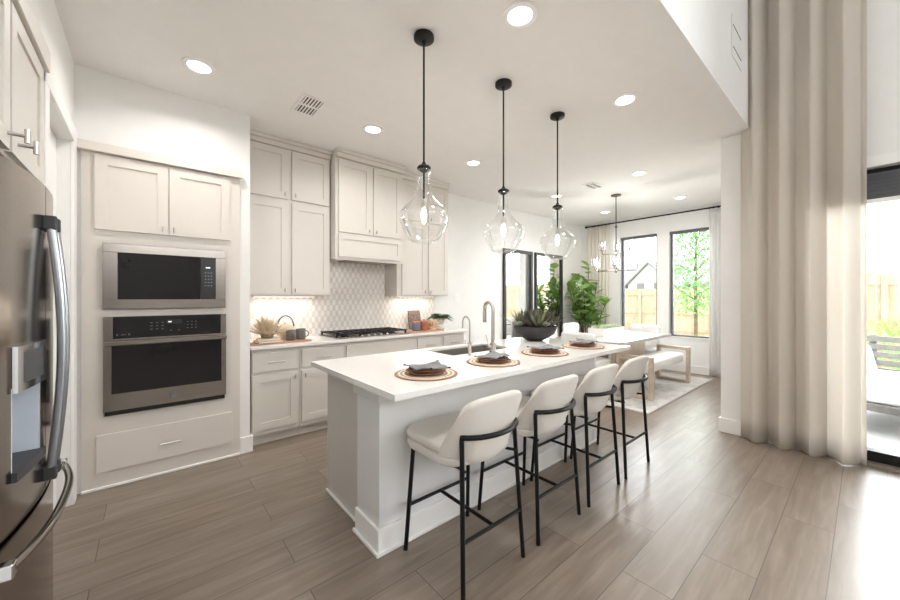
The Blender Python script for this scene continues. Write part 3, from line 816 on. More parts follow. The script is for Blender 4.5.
# place settings
MX = (1.222, 1.790, 2.386, 2.970); ordn = ('nearest the camera', 'second from the near end', 'third from the near end', 'at the far end beside the bowl')
def placemat():
    bm = NB(); n = 60; prof = [(0, 0.0006), (.178, .0006), (.182, .003), (.182, .0055), (.176, .0065), (0, .0065)]
    lathe(bm, prof, n=n); return tag(obj('placemat', bm, 'woven_seagrass', smooth=40), '', 'placemat', 'round woven placemats')
def dinner_plate(name, r, h, mat, cat, grp):
    bm = NB(); lathe(bm, [(0, 0), (r*.6, 0), (r*.8, h*.35), (r, h*.92), (r*.995, h), (r*.975, h), (r*.78, h*.45), (r*.58, h*.22), (0, h*.2)], n=40)
    return tag(obj(name, bm, mat, smooth=50), '', cat, grp)
def napkin():
    bm = NB()
    def fn(u, v):
        x = (u-.5)*.195; y = (v-.5)*.16
        rr = max(abs(x)/.0975, abs(y)/.08)
        z = .006+.004*rr**3*math.sin(5*u+3*v)+.003*math.sin(9*u)*math.cos(7*v)+.010*max(0, u-.7)*3*abs(math.sin(6*v))
        a = .2*math.sin(3*v)
        return (x*math.cos(a)-y*math.sin(a)*.3, y+.01*math.sin(6*u), z)
    grid(bm, 18, 16, fn); o = obj('napkin', bm, 'napkin_cloth', smooth=0, solid=.004, off=1)
    tag(o, '', 'napkin', 'grey napkins on the plates')
    for u, v in ((0, 0), (1, 0), (1, 1), (0, 1), (.45, 0)):
        p = Vector(fn(u, v)); bm = NB()
        for k in range(5):
            d = Vector((u-.5+random.uniform(-.3, .3), v-.5+random.uniform(-.3, .3), .0)).normalized()*.016
            tube(bm, [p+Vector((0, 0, .004)), p+d*.6+Vector((0, 0, .004)), p+d+Vector((0, 0, .003))], [.004, .004, .0025], 5)
        obj('tassel', bm, 'tassel', o)
    return o
pm = placemat(); cp_ = dinner_plate('dinner_plate', .118, .018, 'terracotta', 'plate', 'terracotta dinner plates'); sp = dinner_plate('salad_plate', .105, .016, 'terracotta', 'plate', 'salad plates'); nk = napkin()
for i, x in enumerate(MX):
    z = .915
    a, b, c, d = (pm, cp_, sp, nk) if i == 0 else (dup(pm, (0, 0, 0)), dup(cp_, (0, 0, 0)), dup(sp, (0, 0, 0)), dup(nk, (0, 0, 0)))
    y = 1.648
    a.location = (x, y, z); b.location = (x, y, z+.0066); c.location = (x, y, z+.0138+.0045); d.location = (x, y-.005, z+.0375); d.rotation_euler = (0, 0, -.25+.5*(i % 2))
    a['label'] = f'round woven placemat on the island, {ordn[i]}'
    b['label'] = f'larger terracotta plate lying on the placemat {ordn[i]}'
    c['label'] = f'smaller terracotta plate directly under the napkin {ordn[i]}'
    d['label'] = f'blue-grey tasselled napkin on the plates {ordn[i]}'

# black bowl with succulents
bp = thing('planter_bowl', 'black bowl of succulents on the far end of the island', 'planter', (3.02, 2.20, .915))
bm = NB(); lathe(bm, [(0, .0006), (.07, .0006), (.12, .025), (.19, .075), (.215, .135), (.215, .15), (.205, .15), (.18, .085), (.1, .05), (0, .05)], n=44)
obj('bowl', bm, 'matte_black_pot', bp, smooth=50)
bm = NB(); lathe(bm, [(0, .052), (.1, .052), (.195, .12), (0, .135)], n=30); obj('soil', bm, 'soil', bp)
rnd = random.Random(3)
def rosette(bm, p, n, L, W, tilt0, tilt1, rnd):
    for k in range(n):
        a = k*2.4; t = k/n; el = tilt0+(tilt1-tilt0)*t
        d = Vector((math.cos(a)*math.cos(el), math.sin(a)*math.cos(el), math.sin(el)))
        leaf(bm, Vector(p), d, L*(1-.3*t)*rnd.uniform(.85, 1.1), W, bend=-.15, fold=.3, seg=3)
for k in range(15):
    a = 2*PI*k/9+rnd.uniform(-.3, .3); r_ = (.15 if k < 9 else .06)*rnd.uniform(.8, 1.15)
    bm = NB(); pale = k in (0, 2, 4, 7)
    if pale: rosette(bm, (r_*1.1*math.cos(a), r_*1.1*math.sin(a), .15), 16, .075, .042, .1, 1.3, rnd)
    else: rosette(bm, (r_*math.cos(a), r_*math.sin(a), .125), 15, rnd.uniform(.19, .27), .036, .3, 1.4, rnd)
    obj('succulent', bm, 'succulent_pale' if pale else ('succulent_dark' if k % 3 else 'succulent_leaf'), bp, smooth=0)

# ------------------------------------------------------------------ bar stools
def make_stool():
    t_ = thing('bar_stool', '', 'stool', group='bar stools along the island')
    BARZ = .715; tops = {}
    def leg(p0, p1):
        bm = NB(); tube(bm, [p0, p1], .0115, 10); obj('leg', bm, 'black_metal', t_, smooth=40)
    for s in (-1, 1):
        leg((s*.213, -.22, .0), (s*.185, -.180, BARZ)); leg((s*.228, .222, .0), (s*.203, .185, .566))
    def legx(front, z):
        return (.213-.028*z/BARZ, -.22+.040*z/BARZ) if not front else (.228-.025*z/.566, .222-.037*z/.566)
    z = .245; fx_, fy_ = legx(True, z); bx_, by_ = legx(False, z)
    bm = NB(); tube(bm, [(-fx_, fy_, z), (fx_, fy_, z)], .0095, 8); obj('front_stretcher', bm, 'black_metal', t_, smooth=40)
    bm = NB(); tube(bm, [(-bx_, by_, z), (bx_, by_, z)], .0095, 8); obj('rear_stretcher', bm, 'black_metal', t_, smooth=40)
    bm = NB(); tube(bm, [(0, fy_, z), (0, by_, z)], .0095, 8); obj('centre_stretcher', bm, 'black_metal', t_, smooth=40)
    # support bar under the seat and bowed bar behind the back
    for s in (-1, 1):
        bm = NB(); tube(bm, [(s*.19, .15, .556), (s*.17, -.15, .556), (s*.183, -.197, .56)], .008, 8); obj('seat_rail', bm, 'black_metal', t_, smooth=40)
    pts = []
    for k in range(17):
        u = -1+2*k/16; pts.append((u*.195, -.180-.085*(1-u*u)**.75, BARZ))
    bm = NB(); tube(bm, pts, .0125, 10); obj('back_bar', bm, 'black_metal', t_, smooth=40)
    # seat pan and cushion
    bm = NB(); slab(bm, .47, .44, .558, .605, 4.5, .016, cy=.055); obj('seat_pan', bm, 'stool_linen', t_, smooth=60)
    bm = NB(); slab(bm, .475, .43, .606, .655, 4.5, .022, cy=.062, puff=.008); obj('seat', bm, 'stool_linen', t_, smooth=60)
    # curved backrest shell
    bm = NB()
    def fn(u, v):
        a = -1+2*u; s = math.sin(a*PI/2); c = max(0, math.cos(a*PI/2))
        H = .06+.288*max(0, 1-abs(a)**3.0)**.5
        z_ = .540+H*v; t = (z_-.540)/.348
        tuck = 1-.16*max(0, 1-v*H/.06)**2
        hw_ = (.228+.008*t)*tuck; yc = -.012-.180*t; dd = (.172-.107*t)*tuck
        e = .95-.25*t
        return (hw_*math.copysign(abs(s)**e, s), yc-dd*c**(e*.95), z_)
    G = grid(bm, 41, 16, fn)
    obj('backrest', bm, 'stool_linen', t_, smooth=0, solid=.036, off=-1, bevel=0, sub=1)
    return t_
SXS = (1.282, 1.840, 2.387, 2.932)
slab_l = ('cream upholstered bar stool with black legs nearest the camera', 'cream bar stool, second from the camera at the island',
          'cream bar stool, third from the camera at the island', 'cream bar stool farthest from the camera, by the rug')
st0 = make_stool()
for i, x in enumerate(SXS):
    o = st0 if i == 0 else dup(st0, (0, 0, 0))
    o.location = (x, 1.385, 0); o['label'] = slab_l[i]

# ------------------------------------------------------------------ ceiling fixtures
def make_pendant():
    t_ = thing('pendant_light', '', 'pendant light', group='glass pendants over the island')
    bm = NB(); lathe(bm, [(0, -.001), (.062, -.001), (.062, -.022), (.05, -.03), (.012, -.034), (.012, -.05), (0, -.05)], n=28); obj('canopy', bm, 'black_metal', t_, smooth=40)
    bm = NB(); tube(bm, [(0, 0, -.045), (0, 0, -1.02)], .0062, 10); obj('rod', bm, 'black_metal', t_, smooth=40)
    bm = NB(); lathe(bm, [(0, -.775), (.010, -.775), (.016, -.79), (.034, -.797), (.042, -.806), (.042, -.816), (.032, -.823), (.014, -.835), (0, -.835)], n=24); obj('collar', bm, 'black_metal', t_, smooth=40)
    prof = [(.034, -.815), (.040, -.822), (.041, -.86), (.042, -.90), (.044, -.935), (.051, -.968), (.068, -.998), (.096, -1.030), (.126, -1.058), (.147, -1.083), (.154, -1.105), (.152, -1.125), (.140, -1.158), (.123, -1.195), (.106, -1.228), (.092, -1.25), (.078, -1.262), (.05, -1.268)]
    # denser glass profile
    bm = NB(); lathe(bm, prof, n=40, close=False); obj('glass_shade', bm, 'pendant_glass', t_, smooth=0)
    bm = NB(); lathe(bm, [(0, -1.0), (.012, -1.0), (.017, -1.01), (.017, -1.055), (0, -1.055)], n=16); obj('socket', bm, 'nickel', t_, smooth=40)
    bm = NB(); lathe(bm, [(.008, -1.054), (.016, -1.08), (.018, -1.10), (.012, -1.14), (0, -1.155)], n=14); obj('bulb', bm, 'bulb_glow', t_, smooth=0)
    return t_
pl = ('clear glass pendant light nearest the camera', 'middle clear glass pendant light over the island', 'clear glass pendant light farthest from the camera')
p0 = make_pendant()
for i, x in enumerate((1.285, 2.020, 2.735)):
    o = p0 if i == 0 else dup(p0, (0, 0, 0)); o.location = (x, 1.757, CEIL); o['label'] = pl[i]
for x in (1.285, 2.020, 2.735):
    d = bpy.data.lights.new('bulb_lamp', 'POINT'); d.energy = 4.5; d.color = (1, .93, .86); d.shadow_soft_size = .02
    o = bpy.data.objects.new('bulb_lamp', d); COL.objects.link(o); o.location = (x, 1.757, CEIL-1.17)
def make_can():
    t_ = thing('recessed_light', '', 'ceiling light', group='recessed ceiling lights')
    bm = NB(); lathe(bm, [(.066, -.0005), (.097, -.0005), (.097, -.006), (.09, -.010), (.07, -.010), (.066, -.004)], n=32, close=False); obj('trim_ring', bm, 'trim_paint', t_, smooth=40)
    bm = NB(); lathe(bm, [(0, -.0005), (.068, -.0005), (.068, -.005), (0, -.005)], n=28); obj('lens', bm, 'can_lens', t_)
    return t_
cans = ((.265, 2.994, 'recessed ceiling light above the oven cabinet'), (1.604, 1.272, 'recessed ceiling light at the top centre, between the first two pendants'),
        (1.626, 3.043, 'recessed ceiling light in front of the hood cabinet'), (2.938, 1.265, 'recessed ceiling light right of the farthest pendant'),
        (2.945, 3.03, 'recessed ceiling light left of the farthest pendant rod'), (4.82, 1.90, 'recessed ceiling light right of the chandelier'),
        (6.50, 1.93, 'recessed ceiling light in front of the right dining window'), (6.54, 3.18, 'recessed ceiling light left of the chandelier stem'),
        (4.919, 3.177, 'recessed ceiling light above the mirrors'))
c0 = make_can()
for i, (x, y, lb) in enumerate(cans):
    o = c0 if i == 0 else dup(c0, (0, 0, 0)); o.location = (x, y, CEIL); o['label'] = lb
    area('can_lamp', (x, y, CEIL-.014), (0, 0, 0), .12, .12, 4.5, (1, .98, .955), shape='DISK', spread=2.6)
def vent(name, label, x, y, wx, wy):
    t_ = thing(name, label, 'vent', (x, y, CEIL))
    bm = NB(); f = .025
    bx(bm, -wx, wx, -wy, -wy+f, -.008, -.0005); bx(bm, -wx, wx, wy-f, wy, -.008, -.0005); bx(bm, -wx, -wx+f, -wy+f, wy-f, -.008, -.0005); bx(bm, wx-f, wx, -wy+f, wy-f, -.008, -.0005); bx(bm, -wx+f, wx-f, -.012, .012, -.008, -.0005)
    obj('frame', bm, 'vent_paint', t_)
    boxobj('backing', 'vent_dark', t_, -wx+f, wx-f, -wy+f, wy-f, -.003, -.0006)
    bm = NB(); n = 6
    for k in range(n):
        xx = -wx+f+(2*wx-2*f)*(k+.5)/n
        for s in (-1, 1): bx(bm, xx-.006, xx+.006, min(s*.012, s*(wy-f)), max(s*.012, s*(wy-f)), -.007, -.003)
    obj('louvers', bm, 'vent_paint', t_)
vent('ceiling_vent', 'white louvered air vent in the kitchen ceiling near the hood', 1.02, 3.02, .10, .165)
vent('ceiling_vent', 'white ceiling vent between the pendants and the chandelier', 4.86, 2.54, .16, .09)
# slotted return on the wall above the ceiling edge
t_ = thing('wall_vent', 'white slotted air register on the wall above the ceiling edge', 'vent', (3.83, YD, 3.53))
bm = NB(); bx(bm, -.17, .17, -.006, -.0015, -.17, .17, bev=.002); obj('cover', bm, 'wall_paint', t_)
for z in (-.09, .09): boxobj('slot', 'vent_dark', t_, -.14, .14, -.008, -.006, z-.0035, z+.0035)

# chandelier
ch = thing('chandelier', 'nickel two-tier chandelier with glass shades over the dining table', 'chandelier', (5.58, 2.54, CEIL))
bm = NB(); lathe(bm, [(0, -.001), (.075, -.001), (.075, -.015), (.02, -.025), (0, -.025)], n=24); obj('canopy', bm, 'dark_nickel', ch, smooth=40)
bm = NB(); tube(bm, [(0, 0, -.02), (0, 0, -1.22)], .008, 8)
for z in (-.5, -.9, -1.2): lathe(bm, [(.008, z-.02), (.018, z-.01), (.018, z+.01), (.008, z+.02)], n=12)
obj('stem', bm, 'dark_nickel', ch, smooth=40)
for z, R_, n in ((-.93, .22, 3), (-1.185, .34, 6)):
    for k in range(n):
        a = 2*PI*k/n+.35; d = Vector((math.cos(a), math.sin(a), 0)); e = d*R_
        bm = NB(); tube(bm, [(0, 0, z), d*(R_*.95)+Vector((0, 0, z)), e+Vector((0, 0, z+.02)), e+Vector((0, 0, z+.05))], .006, 8)
        lathe(bm, [(.0, .045), (.022, .05), (.022, .06), (.0, .062)], (e.x, e.y, z), 12)
        ar = obj('arm', bm, 'dark_nickel', ch, smooth=40)
        bm = NB(); lathe(bm, [(.009, .062), (.009, .12), (0, .12)], (e.x, e.y, z), 10); obj('candle', bm, 'nickel', ar)
        bm = NB(); lathe(bm, [(.006, .12), (.014, .14), (.010, .165), (0, .185)], (e.x, e.y, z), 10); obj('bulb', bm, 'bulb_soft', ar, smooth=0)
        bm = NB(); lathe(bm, [(.04, .062), (.044, .12), (.046, .21)], (e.x, e.y, z), 16, close=False); obj('glass_shade', bm, 'lamp_glass', ar, smooth=0)

d = bpy.data.lights.new('chandelier_lamp', 'POINT'); d.energy = 26; d.color = (1, .97, .94); d.shadow_soft_size = .03
o = bpy.data.objects.new('chandelier_lamp', d); COL.objects.link(o); o.location = (5.58, 2.54, CEIL-1.06)
# ------------------------------------------------------------------ dining area
bm = NB(); bx(bm, 4.40, 7.05, 1.63, 3.50, .0005, .010); rg = obj('area_rug', bm, 'rug_pile'); tag(rg, 'pale grey distressed rug under the dining table', 'rug')
bm = NB()
for b in ((4.40, 7.05, 1.63, 1.655), (4.40, 7.05, 3.475, 3.50), (4.40, 4.425, 1.655, 3.475), (7.025, 7.05, 1.655, 3.475)): bx(bm, *b, .010, .012)
obj('border', bm, 'rug_border', rg)
RZ = .0125
tb = thing('dining_table', 'pale dining table with wooden slab legs on the rug', 'table', (5.58, 2.54, RZ))
bm = NB(); bx(bm, -.93, .93, -.48, .48, .705, .75, bev=.004); obj('tabletop', bm, 'pale_sheen_top', tb)
for s in (-1, 1):
    bm = NB(); bx(bm, -.62, .42, s*.30-.03+.06, s*.30+.03+.06, 0, .705, bev=.003); obj('leg', bm, 'pale_oak_vertical', tb)
bm = NB(); bx(bm, -.60, .40, -.21, .33, .62, .68); obj('apron', bm, 'pale_oak', tb)
bn = thing('bench', 'white upholstered bench with open wooden end frames beside the dining table', 'bench', (0, 0, RZ))
def endframe(x):
    bm = NB(); y0, y1, h_, t_ = 1.79, 2.255, .56, .045
    bx(bm, x-.04, x+.04, y0, y0+t_, 0, h_); bx(bm, x-.04, x+.04, y1-t_, y1, 0, h_); bx(bm, x-.04, x+.04, y0+t_, y1-t_, 0, t_); bx(bm, x-.04, x+.04, y0+t_, y1-t_, h_-t_, h_)
    obj('end_frame', bm, 'pale_oak', bn, bevel=.003)
BX0, BX1 = 4.98, 6.46
endframe(BX0); endframe(BX1)
bm = NB(); slab(bm, BX1-BX0-.085, .365, .33, .475, 9, .03, cx=(BX0+BX1)/2, cy=2.022, puff=.012); obj('seat', bm, 'white_upholstery', bn, smooth=60)
def dining_chair(first=None, *a): ...
def make_chair():
    t_ = thing('dining_chair', '', 'chair', group='white dining chairs')
    bm = NB(); slab(bm, .50, .50, .36, .485, 7, .03, puff=.01); obj('seat', bm, 'white_upholstery', t_, smooth=60)
    bm = NB()
    def fn(u, v):
        a = -1+2*u
        return (.255*math.sin(a*PI/2*.98)**1 if False else .25*a, -.285+.06*abs(a)**2.5, .40+.47*v*(1-.04*abs(a)**6))
    grid(bm, 17, 8, fn); obj('backrest', bm, 'white_upholstery', t_, smooth=0, solid=.06, off=0, sub=1, bevel=0)
    for sx in (-1, 1):
        for sy in (-1, 1):
            bm = NB(); tube(bm, [(sx*.20, sy*.20, 0), (sx*.19, sy*.19, .37)], [.014, .02], 8); obj('leg', bm, 'pale_oak_vertical', t_, smooth=40)
    return t_
dc = make_chair()
for i, (x, y, a, lb) in enumerate(((4.72, 2.56, -PI/2, 'white dining chair at the island end of the table'), (5.22, 3.30, PI, 'white dining chair by the mirrors, left of two behind the table'),
        (5.95, 3.30, PI, 'white dining chair nearer the fig tree, right of two behind the table'), (6.45, 2.54, PI/2, 'white dining chair at the window end of the table'))):
    o = dc if i == 0 else dup(dc, (0, 0, 0)); o.location = (x, y, RZ); o.rotation_euler = (0, 0, a); o['label'] = lb
# planter box on table
px_ = thing('planter_box', 'white planter box of pale herbs on the dining table', 'planter', (5.52, 2.66, RZ+.75))
bm = NB(); bx(bm, -.36, .36, -.12, .12, .0005, .01); bx(bm, -.36, .36, -.12, -.108, .01, .12); bx(bm, -.36, .36, .108, .12, .01, .12); bx(bm, -.36, -.348, -.108, .108, .01, .12); bx(bm, .348, .36, -.108, .108, .01, .12)
obj('box', bm, 'white_ceramic', px_)
boxobj('soil', 'soil', px_, -.348, .348, -.108, .108, .01, .10)
rnd = random.Random(5); bm = NB()
for k in range(240):
    p = (rnd.uniform(-.33, .33), rnd.uniform(-.09, .09), .10); a = rnd.uniform(0, 2*PI); el = rnd.uniform(.5, 1.5)
    leaf(bm, p, (math.cos(a)*math.cos(el), math.sin(a)*math.cos(el), math.sin(el)), rnd.uniform(.05, .09), .022, seg=2)
obj('herbs', bm, 'herb_leaf', px_, smooth=0)
# mirrors
def mirror(x0, x1, label):
    t_ = thing('wall_mirror', label, 'mirror', ((x0+x1)/2, YB-.001, 0)); hw_ = (x1-x0)/2; f = .055; z0, z1 = .30, 2.22
    bm = NB(); bx(bm, -hw_, -hw_+f, -.045, 0, z0, z1, bev=.003); bx(bm, hw_-f, hw_, -.045, 0, z0, z1, bev=.003); bx(bm, -hw_+f, hw_-f, -.045, 0, z0, z0+f); bx(bm, -hw_+f, hw_-f, -.045, 0, z1-f, z1)
    obj('frame', bm, 'mirror_frame_paint', t_)
    boxobj('glass', 'mirror_silver', t_, -hw_+f, hw_-f, -.018, -.006, z0+f, z1-f)
mirror(4.757, 5.578, 'black framed wall mirror nearer the kitchen cabinets'); mirror(5.673, 6.607, 'black framed wall mirror nearer the fig tree')
# fiddle leaf fig
fg = thing('fiddle_leaf_fig', 'large leafy fig tree in a white pot in the dining corner', 'plant', (6.87, 3.73, 0))
bm = NB(); lathe(bm, [(0, 0), (.15, 0), (.19, .05), (.21, .40), (.20, .42), (.18, .40), (.17, .36), (0, .36)], n=28); obj('pot', bm, 'white_ceramic', fg, smooth=50)
bm = NB(); rnd = random.Random(11); stems = []
for k in range(9):
    a = 2*PI*k/9; h_ = rnd.uniform(1.3, 1.85) if k else 2.0; sp_ = rnd.uniform(.2, .46) if k else .08; b0 = Vector((.04*math.cos(a), .04*math.sin(a), .34))
    pts = [b0, b0+Vector((.2*sp_*math.cos(a), .2*sp_*math.sin(a), .3*h_-.1)), Vector((.65*sp_*math.cos(a), .65*sp_*math.sin(a), .7*h_)), Vector((sp_*math.cos(a), sp_*math.sin(a), h_))]
    tube(bm, pts, [.014, .012, .009, .005], 7); stems.append(pts)
obj('stem', bm, 'bark', fg, smooth=40)
for pts in stems:
    for j in range(15):
        t = .40+.60*j/14; seg_ = min(2, int(t*3)); f_ = t*3-seg_
        p = pts[seg_].lerp(pts[seg_+1], f_)
        a = j*2.4+rnd.uniform(-.4, .4); el = rnd.uniform(.05, .9)
        if 3.73+p.y+.3*math.sin(a) > 4.08: a = -abs(a % PI)
        if 6.87+p.x+.3*math.cos(a) > 7.22: a = PI-.6*math.sin(a)
        bm = NB(); leaf(bm, p, (math.cos(a)*math.cos(el), math.sin(a)*math.cos(el), math.sin(el)), rnd.uniform(.2, .29), rnd.uniform(.14, .19), bend=rnd.uniform(-.1, .35), fold=.18, seg=5)
        obj('leaf', bm, 'fig_leaf', fg, smooth=0)
# curtains
def curtain(name, label, axis_x, y0, y1, z0, z1, folds, amp, mat, ph=0, seed=1, cat='curtain', flare=.15):
    rnd = random.Random(seed); bm = NB(); nu = int(folds*14)+1; nv = 26
    w1 = [rnd.uniform(.65, 1.25) for _ in range(int(folds)+3)]
    def fn(u, v):
        s = u*folds; i = int(s); A = amp*(w1[i]*(1-(s-i))+w1[i+1]*(s-i))
        g = math.sin(2*PI*s+ph); g = math.copysign(abs(g)**.8, g)
        k = .75+flare*(1-v)+.1*math.sin(5*v+i)
        y = y0+(y1-y0)*u+.012*math.sin(4*PI*s+ph)*k
        return (axis_x+A*k*g+.008*math.sin(9*v+3*u), y, z0+(z1-z0)*v+.004*math.sin(7*s))
    grid(bm, nu, nv, fn); o = obj(name, bm, mat, smooth=0, solid=.0015, off=0)
    for k in range(int(folds)+1):
        y = y0+(y1-y0)*(k+.02)/(folds+.04); bm = NB()
        tube(bm, [(axis_x+.021*math.cos(q), y, z1+.028+.021*math.sin(q)) for q in [2*PI*j/14 for j in range(15)]], .003, 5, caps=False); obj('ring', bm, 'black_metal', o)
    tag(o, label, cat); return o
def rod(name, label, x, y0, y1, z, wallx):
    t_ = thing(name, label, 'curtain rod', (x, (y0+y1)/2, z)); L = (y1-y0)/2
    bm = NB(); tube(bm, [(0, -L, 0), (0, L, 0)], .014, 10); obj('pole', bm, 'black_metal', t_, smooth=40)
    for s in (-1, 1):
        bm = NB(); lathe(bm, [(.0, -.03), (.022, -.02), (.026, 0), (.022, .02), (0, .03)], n=14)
        bmesh.ops.rotate(bm, verts=bm.verts, cent=(0, 0, 0), matrix=Matrix.Rotation(PI/2, 3, 'X')); bmesh.ops.translate(bm, verts=bm.verts, vec=(0, s*L, 0)); obj('finial', bm, 'black_metal', t_, smooth=40)
        bm = NB(); tube(bm, [(0, s*L*.9, 0), (wallx-x-.001, s*L*.9, 0)], .008, 8); obj('bracket', bm, 'black_metal', t_, smooth=40)
rod('curtain_rod', 'thin black curtain rod above the dining windows', XE-.09, 1.50, 3.98, 2.885, XE)
curtain('curtain', 'ivory curtain left of the dining windows by the fig tree', XE-.09, 3.47, 3.93, .012, 2.857, 6, .03, 'curtain_ivory', seed=4)
curtain('curtain', 'white sheer curtain right of the dining windows', XE-.09, 1.56, 1.74, .012, 2.857, 3, .03, 'curtain_sheer', seed=6)
rod('curtain_rod', 'black curtain rod high above the sliding door', XS-.10, -2.5, .84, 5.30, XS)
curtain('curtain', 'tall linen curtain hanging beside the sliding door', XS-.10, -.01, .785, .012, 5.272, 4.2, .078, 'curtain_linen', ph=.6, seed=9)

# ------------------------------------------------------------------ small things on the back counter
Z = .915
tr = obj('serving_board', (lambda b: (slab(b, .56, .20, .0005, .013, 8, .004), b)[1])(NB()), 'board_wood', smooth=40); tag(tr, 'flat wooden board under the dried flower and mugs left of the cooktop', 'board'); tr.location = (.985, 3.72, Z)
def book(x, y, z, a, w_, d_, h_, mat, label):
    t_ = thing('book', label, 'book', (x, y, z), a, 'books under the dried flower')
    bm = NB(); bx(bm, -w_/2, w_/2, -d_/2, d_/2, 0, .003); bx(bm, -w_/2, w_/2, -d_/2, d_/2, h_-.003, h_); bx(bm, -w_/2, w_/2, d_/2-.004, d_/2, .003, h_-.003); obj('cover', bm, mat, t_)
    boxobj('pages', 'page_paper', t_, -w_/2+.005, w_/2-.005, -d_/2+.005, d_/2-.004, .003, h_-.003)
book(.87, 3.70, Z+.0135, .12, .22, .15, .02, 'paper_cover_tan', 'tan book at the bottom of the stack under the dried flower')
book(.87, 3.70, Z+.034, -.1, .20, .14, .02, 'paper_cover', 'pale book on top of the stack under the dried flower')
fl = thing('dried_flower', 'large pale dried flower head lying on the books', 'flower', (.86, 3.70, Z+.056))
rnd = random.Random(2)
bm = NB(); lathe(bm, [(0, 0.0), (.05, 0.0), (.06, .03), (.03, .06), (0, .07)], n=16); obj('core', bm, 'flower_core', fl, smooth=0)
for k in range(36):
    a = k*2.4; t = k/36; el = .05+1.25*t
    bm = NB(); leaf(bm, (.03*math.cos(a), .03*math.sin(a), .02+.03*t), (math.cos(a)*math.cos(el), math.sin(a)*math.cos(el), math.sin(el)+.1), rnd.uniform(.13, .17), .052, bend=-.1, fold=.5, seg=4); obj('petal', bm, 'petal', fl, smooth=0)
kt = thing('teapot', 'cream ceramic teapot with a dark hoop handle behind the dried flower', 'teapot', (1.09, 3.93, Z))
bm = NB(); lathe(bm, [(0, .0006), (.06, .0006), (.085, .05), (.09, .09), (.075, .135), (.04, .155), (.015, .16), (.015, .175), (0, .18)], n=26); obj('body', bm, 'cream_ceramic', kt, smooth=50)
bm = NB(); tube(bm, [(.08*math.cos(a), 0, .135+.115*math.sin(a)) for a in [PI*k/14 for k in range(15)]], .007, 8); obj('handle', bm, 'dark_handle', kt, smooth=40)
bm = NB(); tube(bm, [(-.075, 0, .08), (-.11, 0, .11), (-.13, 0, .15)], [.018, .014, .01], 10); obj('spout', bm, 'dark_handle', kt, smooth=40)
def mug(x, y, a, mat, label, s=1.0, grp=None):
    t_ = thing('mug', label, 'mug', (x, y, Z+.0137), a, grp)
    bm = NB(); lathe(bm, [(0, .0006), (.036*s, .0006), (.042*s, .008), (.043*s, .095*s), (.040*s, .097*s), (.038*s, .09*s), (.037*s, .012), (0, .011)], n=24); obj('cup', bm, mat, t_, smooth=45)
    bm = NB(); tube(bm, [(.042*s+.026*s*math.sin(q), 0, .05*s+.028*s*math.cos(q)) for q in [PI*k/10 for k in range(11)]], .005, 8); obj('handle', bm, mat, t_, smooth=40)
mug(1.085, 3.735, -1.5, 'grey_ceramic', 'grey mug in front of the teapot, nearer the books', 1.05, 'grey mugs')
mug(1.19, 3.765, -.2, 'grey_ceramic', 'grey mug nearer the cooktop, right of the other grey mug', 1.1, 'grey mugs')
# right group
sb = obj('serving_board', (lambda b: (slab(b, .56, .22, .0005, .013, 8, .004), b)[1])(NB()), 'board_wood', smooth=40); tag(sb, 'long wooden board under the mugs and coral right of the cooktop', 'board'); sb.location = (2.74, 3.74, Z)
mg = bpy.data.objects
def crock(x, y, mat, label, r=.055, h=.10):
    t_ = thing('canister', label, 'canister', (x, y, Z+.0135)); bm = NB()
    lathe(bm, [(0, 0), (r*.85, 0), (r, .012), (r, h), (r*.92, h+.003), (r*.9, h-.005), (r*.88, .012), (0, .011)], n=24); obj('pot', bm, mat, t_, smooth=45)
    bm = NB(); lathe(bm, [(r*.98, 0), (r*.98, .012), (.012, .02), (.012, .034), (0, .036)], (0, 0, h+.003), 22); obj('lid', bm, 'copper_ceramic', t_, smooth=45)
crock(2.60, 3.72, 'blue_grey_ceramic', 'blue-grey canister with a copper lid right of the cooktop')
crock(2.72, 3.72, 'copper_ceramic', 'copper red canister between the blue-grey canister and the coral', .058, .105)
ck = thing('cookbook', 'cookbook with a patterned cover leaning against the backsplash', 'book', (2.82, 4.05, Z)); ck.rotation_euler = (-.18, 0, 0)
bm = NB(); bx(bm, -.095, .095, -.012, -.008, .003, .26); bx(bm, -.095, .095, .012, .016, .003, .26); bx(bm, -.095, -.091, -.008, .012, .003, .26); obj('cover', bm, 'cover_pattern', ck)
boxobj('pages', 'page_paper', ck, -.09, .092, -.008, .012, .006, .257)
co = thing('coral', 'branching cream coral ornament on the right wooden board', 'ornament', (2.87, 3.74, Z+.0135)); rnd = random.Random(8); bm = NB()
for k in range(34):
    a = rnd.uniform(0, 2*PI); el = rnd.uniform(.2, 1.4); L = rnd.uniform(.07, .13); d = Vector((math.cos(a)*math.cos(el), math.sin(a)*math.cos(el), math.sin(el)))
    p = Vector((0, 0, .012)); q = p+d*L*.6; s_ = Vector((rnd.uniform(-.03, .03), rnd.uniform(-.03, .03), rnd.uniform(0, .03)))
    tube(bm, [p, q, p+d*L+s_], [.012, .010, .007], 6); tube(bm, [q, q+d*L*.3-s_], [.009, .006], 6)
lathe(bm, [(0, 0.0), (.05, 0.0), (.045, .02), (0, .03)], n=14)
obj('branches', bm, 'coral', co, smooth=50)
vz = thing('potted_fern', 'white vase with a green fern at the right end of the back counter', 'plant', (3.13, 3.90, Z))
bm = NB(); lathe(bm, [(0, .0006), (.06, .0006), (.082, .04), (.085, .09), (.07, .145), (.066, .15), (.06, .145), (.06, .12), (0, .12)], n=28); obj('vase', bm, 'white_ceramic', vz, smooth=50)
rnd = random.Random(21)
